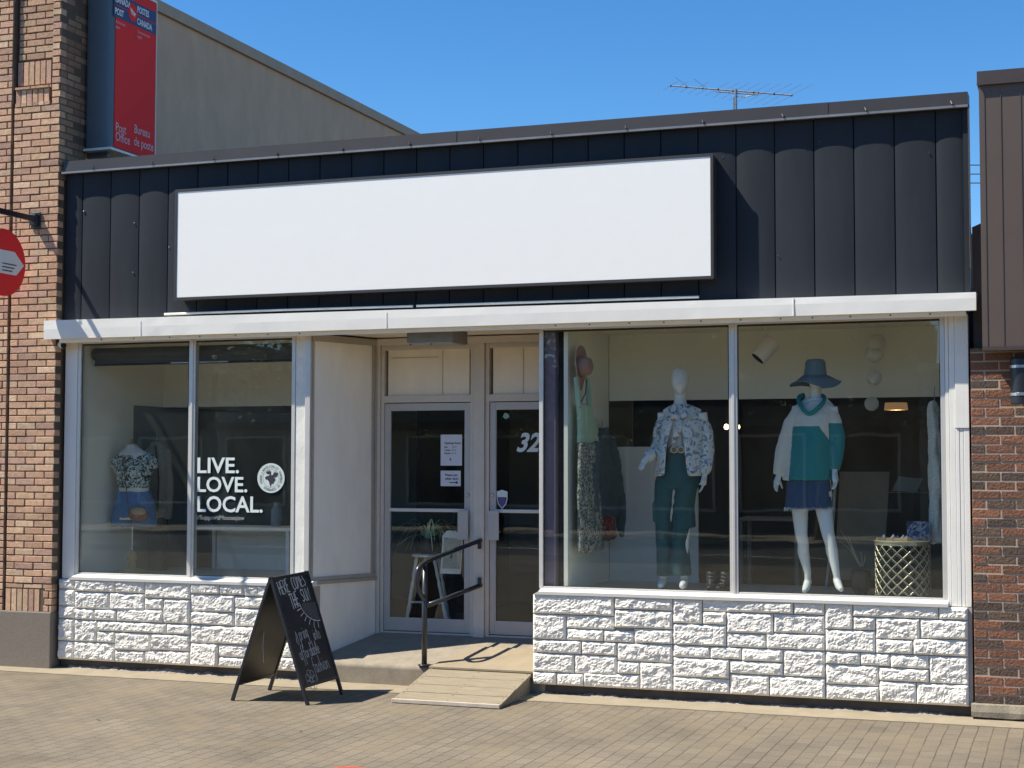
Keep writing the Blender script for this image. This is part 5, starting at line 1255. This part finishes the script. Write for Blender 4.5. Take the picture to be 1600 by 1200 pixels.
for k, (dx, dy, rz) in enumerate(((-.10, -.05, .3), (-.02, -.08, -.2))):
    o = Vector((p0.x+dx, p0.y+dy, zt)); d = Vector((cos(rz), sin(rz), 0)); s_ = Vector((-d.y, d.x, 0)); tt = thing('sandal', ['white strappy sandal at the left of the drum table', 'white strappy sandal in the middle of the drum table'][k], 'sandal', tuple(o), 'pair of sandals on the drum table')
    c = MB(); c.poly([o-d*.10-s_*.025, o-d*.02-s_*.027, o+d*.08-s_*.038, o+d*.115, o+d*.08+s_*.038, o-d*.02+s_*.027, o-d*.10+s_*.025], (0, 0, 1), .018); build('sandal_sole', c, M['tan_l'], tt)
    for a, h_ in ((.06, .032), (.03, .036), (-.05, .042)):
        c = MB(); c.tube([o+d*a+s_*.034+Vector((0, 0, .016)), o+d*(a+.01)+s_*.022+Vector((0, 0, h_*.8)), o+d*(a+.01)+Vector((0, 0, h_)), o+d*(a+.01)-s_*.022+Vector((0, 0, h_*.8)), o+d*a-s_*.034+Vector((0, 0, .016))], (.003, .010), 6); build('sandal_strap', c, M['white_cloth'], tt)
# ---- framed board leaning behind
bx = [W(1306, 738, 1.1), W(1392, 736, 1.1), W(1378, 872, 1.0), W(1299, 925, .95)]
t = thing('leaning_board', 'large beige board with pale left edge leaning behind the hat mannequin', 'board', tuple(bx[3]))
A, B, C_, D_ = W(1312, 737, 1.15), W(1390, 737, 1.15), W(1380, 905, .95), W(1304, 905, .95)
D_.z = max(D_.z, .89); C_.z = D_.z; nb = (B-A).cross(D_-A).normalized()
mb = MB(); mb.poly([A, B, C_, D_], nb, .02); build('board_panel', mb, M['beige_up'], t)
mb = MB(); mb.tube([W(1307, 737, 1.13), W(1300, 840, 1.02), W(1290, 925, .92)], (.02, .012), 6); build('board_edge', mb, M['chair_c'], t)
# ---- dried twigs in a dark pot
o = W(1345, 922, .55); o.z = .888
t = thing('twig_pot', 'dark pot of dried twigs between the hat mannequin and the drum table', 'plant pot', tuple(o))
mb = MB(); mb.lathe(o, [(.05, 0), (.075, .06), (.085, .15), (.078, .20), (.07, .20), (.07, .17), (.01, .165)], 20); build('pot', mb, M['dark_pot'], t, smooth=True)
for pts in (((1345, 885), (1334, 862), (1322, 842), (1313, 828)), ((1344, 885), (1330, 860), (1318, 850), (1311, 846)), ((1346, 885), (1347, 872), (1345, 862)), ((1348, 885), (1351, 875), (1352, 868)), ((1336, 866), (1330, 850), (1326, 838))):
    mb = MB(); mb.tube([W(a, b, .55) for a, b in pts], [.006-.0012*k for k in range(len(pts))], 5); build('twig', mb, M['twig'], t)
# ---- track spotlight and globe lamps
o = W(1196, 520, .8)
t = thing('spotlight', 'white cylinder spotlight hanging from the display ceiling near the mullion', 'spotlight', (o.x, .8, 3.155))
mb = MB(); a, b = W(1209, 532, .80), W(1184, 560, .74); mb.tube([a, a.lerp(b, .08), b], [.066, .074, .076], 22); build('lamp_can', mb, M['white_metal'], t, smooth=False)
mb = MB(); e = b+(b-a).normalized()*.002; mb.tube([e, e+(b-a).normalized()*.003], .062, 22); build('lamp_mouth', mb, M['black'], t)
mb = MB(); mb.tube([(o.x, .8, 3.155), (o.x, .8, 3.09), W(1203, 536, .80)], .008, 8); build('lamp_stem', mb, M['white_metal'], t)
o = W(1366, 560, .9)
t = thing('globe_pendant', 'string of pale glass globes hanging in the right display window', 'pendant lamp', (o.x, .9, 3.155))
mb = MB(); mb.tube([(o.x, .9, 3.155), (o.x, .9, W(1362, 630, .9).z)], .003, 5); build('pendant_cord', mb, M['white_metal'], t)
for px, py, r_ in ((1369, 537, .085), (1366, 552, .080), (1366, 590, .066), (1362, 631, .062)):
    mb = MB(); p = W(px, py, .9); mb.ball(p, r_, r_, r_, 20); g_ = build('glass_globe', mb, milky_mat(), t, smooth=True)
# ---- garment at the right edge (white lace dress on a stand)
Y0 = .62
t = thing('lace_dress', 'pale lace dress hanging at the right edge of the display window', 'dress', tuple(J(1458, 700)))
c = MB(); rpx([(628, 1452, 1466, .05, 0), (640, 1450, 1468, .07, 0), (680, 1452, 1474, .09, 0), (740, 1452, 1480, .11, 0), (800, 1452, 1482, .12, 0), (848, 1453, 1482, .13, 0)], Y0, c)
build('dress_cloth', fuse(c, .010, 2, (.018, 18, .25)), mat('pale_lace', (.62, .64, .58), .9, var=.3, vs=60), t, smooth=True)
mb = MB(); mb.tube([J(1460, 628), J(1460, 610, 0), J(1461, 604)], .004, 5); build('hanger_hook', mb, M['wire'], t)
# ---- things inside the shop
def table(x, y, z0, w, d, h, label, m_, cat='table', group=None):
    t = thing('low_table' if h < .8 else 'counter', label, cat, (x, y, z0), group)
    mb = MB(); mb.box(x-w/2, x+w/2, y-d/2, y+d/2, z0+h-.03, z0+h); bevel(build('table_top', mb, m_, t), .004)
    for sx in (-1, 1):
        for sy in (-1, 1):
            mb = MB(); mb.box(x+sx*(w/2-.04)-.018, x+sx*(w/2-.04)+.018, y+sy*(d/2-.04)-.018, y+sy*(d/2-.04)+.018, z0, z0+h-.031); build('leg', mb, m_, t)
    return t
p = W(1207, 808, 2.6); table(p.x, 2.6, .385, .62, .5, p.z-.385, 'pale-topped round-edged table deep in the shop left of the hat mannequin', M['chair_c'])
p = W(385, 822, 1.15); tb = table(p.x+.05, 1.15, .885, 1.15, .5, p.z-.885, 'white table behind the lettering in the left display window', M['int_half'])
mb = MB(); mb.box(p.x-.44, p.x+.56, 1.33, 1.35, .89, p.z-.04); build('table_panel', mb, M['int_half'], tb)
q = W(432, 800, 1.1); mb = MB(); mb.lathe((q.x, 1.1, p.z+.001), [(.05, 0), (.055, .02), (.055, .17), (.03, .20), (.03, .24), (.035, .245)], 20); solo('lidded_jar', mb, M['ink_g'], 'grey lidded jar on the white table below the round badge', 'jar', (q.x, 1.1, p.z), smooth=True)
# small lit lamps
for px, py, lab in ((1135, 667, 'small glowing bulb left of the window mullion'), (1152.5, 667, 'small glowing bulb seen just right of the window mullion')):
    p = W(px, py, 5.2); t = thing('pendant_bulb', lab, 'bulb', (p.x, 5.2, 3.16), 'small bulbs glowing in the shop'); mb = MB(); mb.ball(p, .028, .028, .032, 10); build('bulb', mb, M['glow'], t, smooth=True); mb = MB(); mb.tube([(p.x, 5.2, 3.16), p], .003, 5); build('cord', mb, M['wire_black'], t)
p = W(1400, 635, 5.0); t = thing('hanging_lamp', 'dim amber lampshade glowing deep in the shop behind the lattice table', 'lamp', (p.x, 5, 3.16))
mb = MB(); mb.lathe((p.x, 5, p.z), [(.13, -.04), (.12, .04)], 24); build('lamp_shade', mb, M['shade_glow'], t, smooth=True); mb = MB(); mb.tube([(p.x, 5, 3.16), p], .004, 5); build('cord', mb, M['wire_black'], t)
pl_ = bpy.data.lights.new('lamp_light', 'POINT'); pl_.energy = 6; pl_.color = (1, .7, .4); pl_.shadow_soft_size = .1; po = bpy.data.objects.new('lamp_light', pl_); COL.objects.link(po); po.location = (p.x, 5, p.z-.1)
p = W(1418, 757, 3.5); t = thing('shop_note', 'small pale card standing in the dark shop right of the leaning board', 'card', tuple(p)); mb = MB(); mb.obox(p, (.12, 0, -.01), (0, .004, 0), (.03, .01, .07)); build('card_face', mb, M['int_half'], t)
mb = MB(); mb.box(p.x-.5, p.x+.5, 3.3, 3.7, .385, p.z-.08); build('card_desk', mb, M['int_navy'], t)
# ---- dress form with cropped floral top, shorts and bag
Y0 = .55
t = thing('dress_form', 'headless dress form in green floral top and denim shorts in left window', 'dress form', (J(206, 895).x, Y0, .885))
c = MB(); rpx([(694, 199, 213, .04, 0), (700, 198, 217, .05, 0), (707, 188, 229, .075, 0), (716, 184, 234, .095, 0), (735, 182, 234, .12, 0), (757, 187, 232, .10, 0), (768, 188, 232, .10, 0), (790, 182, 237, .12, 0), (812, 181, 240, .12, 0)], Y0, c)
build('form_body', fuse(c, .009, 3), M['skin_form'], t, smooth=True)
c = MB(); rpx([(712, 183, 234, .085, 0), (722, 181, 238, .115, 0), (738, 181, 237, .130, 0), (752, 185, 233, .115, 0), (762, 186, 232, .112, 0)], Y0, c)
c.tube([J(190, 716), J(182, 722, -.03), J(180, 730, -.02)], [.05, .06, .045], 12); c.tube([J(230, 714), J(239, 722, -.03), J(240, 731, -.02)], [.05, .06, .045], 12)
build('floral_top', fuse(c, .009, 2, (.010, 18, .8)), M['top_floral'], t, smooth=True)
c = MB(); rpx([(768, 185, 234, .115, 0), (780, 182, 238, .13, 0), (800, 179, 241, .14, 0), (808, 179, 241, .14, 0)], Y0, c)
rpx([(805, 178, 210, .11, 0), (822, 177, 208, .11, 0)], Y0, c); rpx([(805, 208, 242, .11, 0), (822, 210, 242, .11, 0)], Y0, c)
build('denim_shorts', fuse(c, .009, 2, (.010, 16, .6)), M['denim_b'], t, smooth=True)
mb = MB(); zt = J(206, 823).z; x = J(207, 830).x; mb.tube([(x, Y0, zt), (x, Y0, .98)], .008, 8); build('pole', mb, M['alu_frame'], t)
mb = MB(); mb.lathe((x, Y0, .885), [(.14, 0), (.13, .025), (.04, .05), (.035, .12), (.05, .14), (.035, .20), (.012, .22)], 20); build('turned_foot', mb, M['brass'], t, smooth=True)
mb = MB(); p = J(206, 694); mb.lathe((p.x, Y0, p.z-.01), [(.028, 0), (.024, .015), (.012, .025), (.014, .05), (.008, .065)], 14); build('neck_knob', mb, M['brass'], t, smooth=True)
bg_ = thing('shoulder_bag', 'brown leather shoulder bag slung across the dress form', 'bag', tuple(J(215, 805, -.2)))
c = MB(); o = J(216, 803, -.215); c.ball(o, .112, .042, .082, 20); bagb = build('bag_body', fuse(c, .006, 2), M['leather'], bg_, smooth=True)
c = MB(); c.ball(o+Vector((.012, -.016, .022)), .088, .034, .048, 18); build('flap', c, M['tan_l'], bagb, smooth=True)
c = MB(); c.tube([o+Vector((.0, -.045, -.015)), o+Vector((.012, -.048, -.03)), o+Vector((.024, -.045, -.012))], .003, 5); build('clasp', c, M['gold'], bagb)
mb = MB(); mb.tube(smooth_path([J(201, 798, -.17), J(198, 770, -.15), J(194, 735, -.15), J(193, 715, -.10), J(198, 705, -.0)], 4), .005, 6); build('strap', mb, M['leather'], bg_)
# hanging jacket and trousers behind the form
Y0 = .95
t = thing('hanging_blazer', 'taupe blazer over dark trousers on a hanger right of the dress form', 'blazer', tuple(J(243, 690)))
c = MB(); rpx([(690, 240, 250, .05, 0), (698, 232, 258, .06, 0), (708, 228, 264, .07, 0), (740, 230, 265, .08, 0), (780, 232, 264, .08, 0), (808, 234, 264, .09, 0)], Y0, c)
c.tube([J(232, 702), J(230, 745, -.05), J(234, 790, -.06), J(238, 815, -.06)], [.045, .055, .05, .045], 12); c.tube([J(259, 702), J(263, 745, .0), J(262, 790), J(262, 812)], [.045, .055, .05, .042], 12)
bz = build('blazer_cloth', fuse(c, .010, 2, (.016, 12, .35)), M['taupe'], t, smooth=True)
mb = MB(); mb.tube([J(243, 697, -.07), J(246, 720, -.10), J(248, 750, -.11), J(246, 800, -.11)], (.012, .006), 6); build('lapel_edge', mb, M['maroon'], bz)
c = MB(); rpx([(800, 232, 262, .06, .05), (850, 231, 261, .07, .05), (893, 232, 260, .07, .05)], Y0, c); build('trousers', fuse(c, .011, 2, (.016, 14, .2)), M['maroon'], t, smooth=True)
mb = MB(); mb.tube([J(244, 676), J(246, 680), J(244, 686), J(244, 692)], .004, 5); build('hanger_hook', mb, M['wire'], t)

# ---- behind the left door: plant stand, spider plant, tag
Y0 = 1.15
st = thing('plant_stand', 'white turned-leg plant stand behind the left door', 'plant stand', (J(668, 970).x, Y0, .385))
pc = J(668, 866); 
mb = MB(); mb.lathe((pc.x, Y0, pc.z), [(.01, -.02), (.15, -.02), (.155, -.005), (.14, .005), (.01, .0)], 28); build('stand_top', mb, M['white_wood'], st)
for px0, px1, dy in ((655, 641, -.12), (682, 708, -.12), (660, 652, .15), (680, 694, .15)):
    a = Vector((J(px0, 868).x, Y0+dy*.5, pc.z-.02)); b_ = Vector((J(px1, 970).x, Y0+dy, .386)); mb = MB(); K = 16
    mb.tube([a.lerp(b_, k/K) for k in range(K+1)], [.012+.007*abs(sin(k*1.25)) for k in range(K+1)], 10); build('leg', mb, M['white_wood'], st, smooth=True)
mb = MB(); z = J(670, 940).z; mb.tube([(J(648, 940).x, Y0-.09, z), (J(700, 940).x, Y0-.09, z)], .010, 8); build('stretcher', mb, M['white_wood'], st)
sp = thing('spider_plant', 'potted spider plant with long arching leaves on the white plant stand', 'plant', (pc.x, Y0, pc.z+.006))
mb = MB(); mb.lathe((pc.x, Y0, pc.z+.006), [(.065, 0), (.085, .06), (.095, .14), (.10, .15), (.085, .15), (.01, .145)], 24); build('pot', mb, M['dark_pot'], sp, smooth=True)
top_ = Vector((pc.x, Y0, pc.z+.15)); lf = MB()
for i in range(40):
    a = random.choice((0, pi))+random.gauss(0, .75); ln = random.uniform(.16, .50); up0 = random.uniform(.06, .34); dr_ = random.uniform(-.15, .65); d = Vector((cos(a), sin(a)*.7, 0)); sd = Vector((-d.y, d.x, 0)).normalized(); vs = []
    for k in range(9):
        t_ = k/8; p = top_+d*(.02+ln*t_)+Vector((0, 0, up0*2.6*t_-(up0*2.6+.02+ln*dr_)*t_*t_)); w_ = .0070*math.sqrt(max(0, 1-t_**2.2))+.0006; vs += [p-sd*w_+Vector((0, 0, .002)), p+sd*w_]
    lf.add(vs, [(2*k, 2*k+1, 2*k+3, 2*k+2) for k in range(8)])
build('foliage', lf, M['leaf_sp'], sp)
tg = thing('hanging_tag', 'white clipped-corner tag with floral drawing hanging inside the left door', 'tag sign', tuple(W(707, 860, .87)))
P = [W(a, b, .87) for a, b in ((688, 896), (720, 897), (724, 838), (711, 829), (699, 829), (692, 836))]
mb = MB(); mb.poly(P, (0, -1, 0), .006); tb_ = build('tag_board', mb, M['white_wood'], tg)
mb = MB(); mb.add([W(a, b, .862) for a, b in ((691, 888), (719, 889), (721, 842), (694, 840))], [(0, 1, 2, 3)]); build('tag_drawing', mb, M['tag_print'], tb_)
mb = MB(); mb.tube([W(708, 832, .865), W(709, 798, .865)], .003, 5); build('tag_cord', mb, M['wire_black'], tg)
# ---- notices taped inside the left door glass
def notice(px0, px1, py0, py1, label, lines):
    y = YD+.016; a, b = W(px0, py1, y), W(px1, py0, y)
    t = thing('paper_notice', label, 'notice', ((a.x+b.x)/2, y, a.z), 'paper notices on the left door'); mb = MB(); mb.box(a.x, b.x, y-.0012, y, a.z, b.z); pg = build('paper_sheet', mb, M['paper'], t)
    for s_, u, v, sz in lines:
        text(s_, sz, (a.x+(b.x-a.x)*u, y-.0022, a.z+(b.z-a.z)*v), (1, 0, 0), (0, 0, 1), M['ink'], pg, bold=.0006, th=.0008)
notice(688.5, 722, 679, 727.5, 'tall white opening hours sheet taped inside the left door', [('Opening Hours', .18, .70, .026), ('Mon         10 - 5', .18, .58, .018), ('Tuesday   10 - 5', .18, .48, .018), ('Saturday  10 - 4', .18, .38, .018), ('8', .42, .16, .035)])
notice(688.5, 720, 735.5, 759.5, 'small white notice below the opening hours sheet', [('Please use', .22, .66, .030), ('other door', .22, .42, .030)])
y = YD+.0135; mb = MB(); a, b = W(702, 754, y), W(713, 754, y); mb.tube([a, b], .004, 5); mb.add([b+Vector((.02, 0, 0)), b+Vector((-.004, 0, .014)), b+Vector((-.004, 0, -.014))], [(0, 1, 2)]); build('arrow_mark', mb, M['ink'], bpy.data.objects['paper_notice.001'])

# ================================================================== ACROSS THE STREET
def tree(x, y, h, r, label, seed):
    rnd = random.Random(seed); t = thing('street_tree', label, 'tree', (x, y, 0), 'trees across the street'); mb = MB()
    mb.tube([(x, y, 0), (x+.1, y, h*.25), (x-.05, y+.1, h*.5), (x, y, h*.8)], [.22, .17, .12, .04], 10)
    tips = []
    for k in range(12):
        z = h*(.28+.5*k/12); a = k*2.4; L_ = r*rnd.uniform(.6, .95); e = Vector((x+L_*cos(a), y+L_*sin(a), z+h*.16)); mb.tube([(x, y, z), ((x+e.x)/2, (y+e.y)/2, z+h*.10), e], [.07, .045, .015], 6); tips.append(e)
    build('trunk', mb, M['bark'], t)
    lf = MB()
    cl = [(p, r*rnd.uniform(.32, .5)) for p in tips]+[(Vector((x+rnd.uniform(-.5, .5)*r, y+rnd.uniform(-.5, .5)*r, h*rnd.uniform(.55, .95))), r*rnd.uniform(.3, .5)) for _ in range(12)]
    for c_, cr in cl:
        for _ in range(230):
            v = Vector((rnd.gauss(0, 1), rnd.gauss(0, 1), rnd.gauss(0, .8))).normalized()*cr*rnd.uniform(.45, 1.05); p = c_+v
            a = Vector((rnd.uniform(-1, 1), rnd.uniform(-1, 1), rnd.uniform(-.6, .6))).normalized(); b_ = a.cross(v).normalized(); s_ = rnd.uniform(.07, .13)
            lf.add([p-a*s_, p+b_*s_*.6, p+a*s_, p-b_*s_*.6], [(0, 1, 2, 3)])
    build('crown', lf, M['leaf'], t)
for k, (x, y, h, r, lab) in enumerate(((-21, -28.6, 9.0, 3.3, 'widest leafy green tree across the street, reflected in left window'), (-13.5, -29, 7.6, 2.6, 'mid-sized leafy tree across the street'), (-6.2, -28.8, 8.4, 2.7, 'tall round-crowned tree across the street'), (.8, -29, 6.6, 2.2, 'smallest leafy tree across the street'), (8.0, -28.6, 8.0, 2.8, 'rightmost leafy tree across the street'))):
    tree(x, y, h, r, lab, 50+k)
def store(x0, x1, y, h, m_, label, nwin):
    t = thing('store_building', label, 'building', ((x0+x1)/2, y, 0), 'stores across the street'); mb = MB(); mb.box(x0, x1, y-9, y, -.1, h); build('wall', mb, m_, t)
    mb = MB(); mb.box(x0-.05, x1+.05, y-.1, y+.25, h, h+.25); build('cornice', mb, M['white_side'], t)
    w = (x1-x0)/nwin
    for k in range(nwin):
        a = x0+w*k+.35; b = x0+w*(k+1)-.35; mb = MB(); frame_boxes(mb, a, b, .6, 2.9, .08, y+.001, y+.06); f = build('window', mb, M['alu_frame'], t); mb = MB(); mb.box(a+.08, b-.08, y+.001, y+.02, .68, 2.82); build('pane', mb, M['far_glass'], f)
    mb = MB(); mb.box(x0+.2, x1-.2, y+.001, y+.9, 3.1, 3.35); build('awning', mb, M['brown_metal'], t)
store(-40, -27.2, -33, 6.2, M['far_wall'], 'brick store at the far left end across the street', 4)
store(-27, -15.2, -33, 5.0, M['far_wall2'], 'pale rendered store second across the street', 4)
store(-15, -4.2, -33, 6.6, M['far_wall'], 'tall brick store in the middle across the street', 4)
store(-4, 8.8, -33, 4.6, M['far_wall2'], 'low pale store opposite the shop', 4)
store(9, 24, -33, 6.0, M['far_wall'], 'brick store at the far right end across the street', 5)
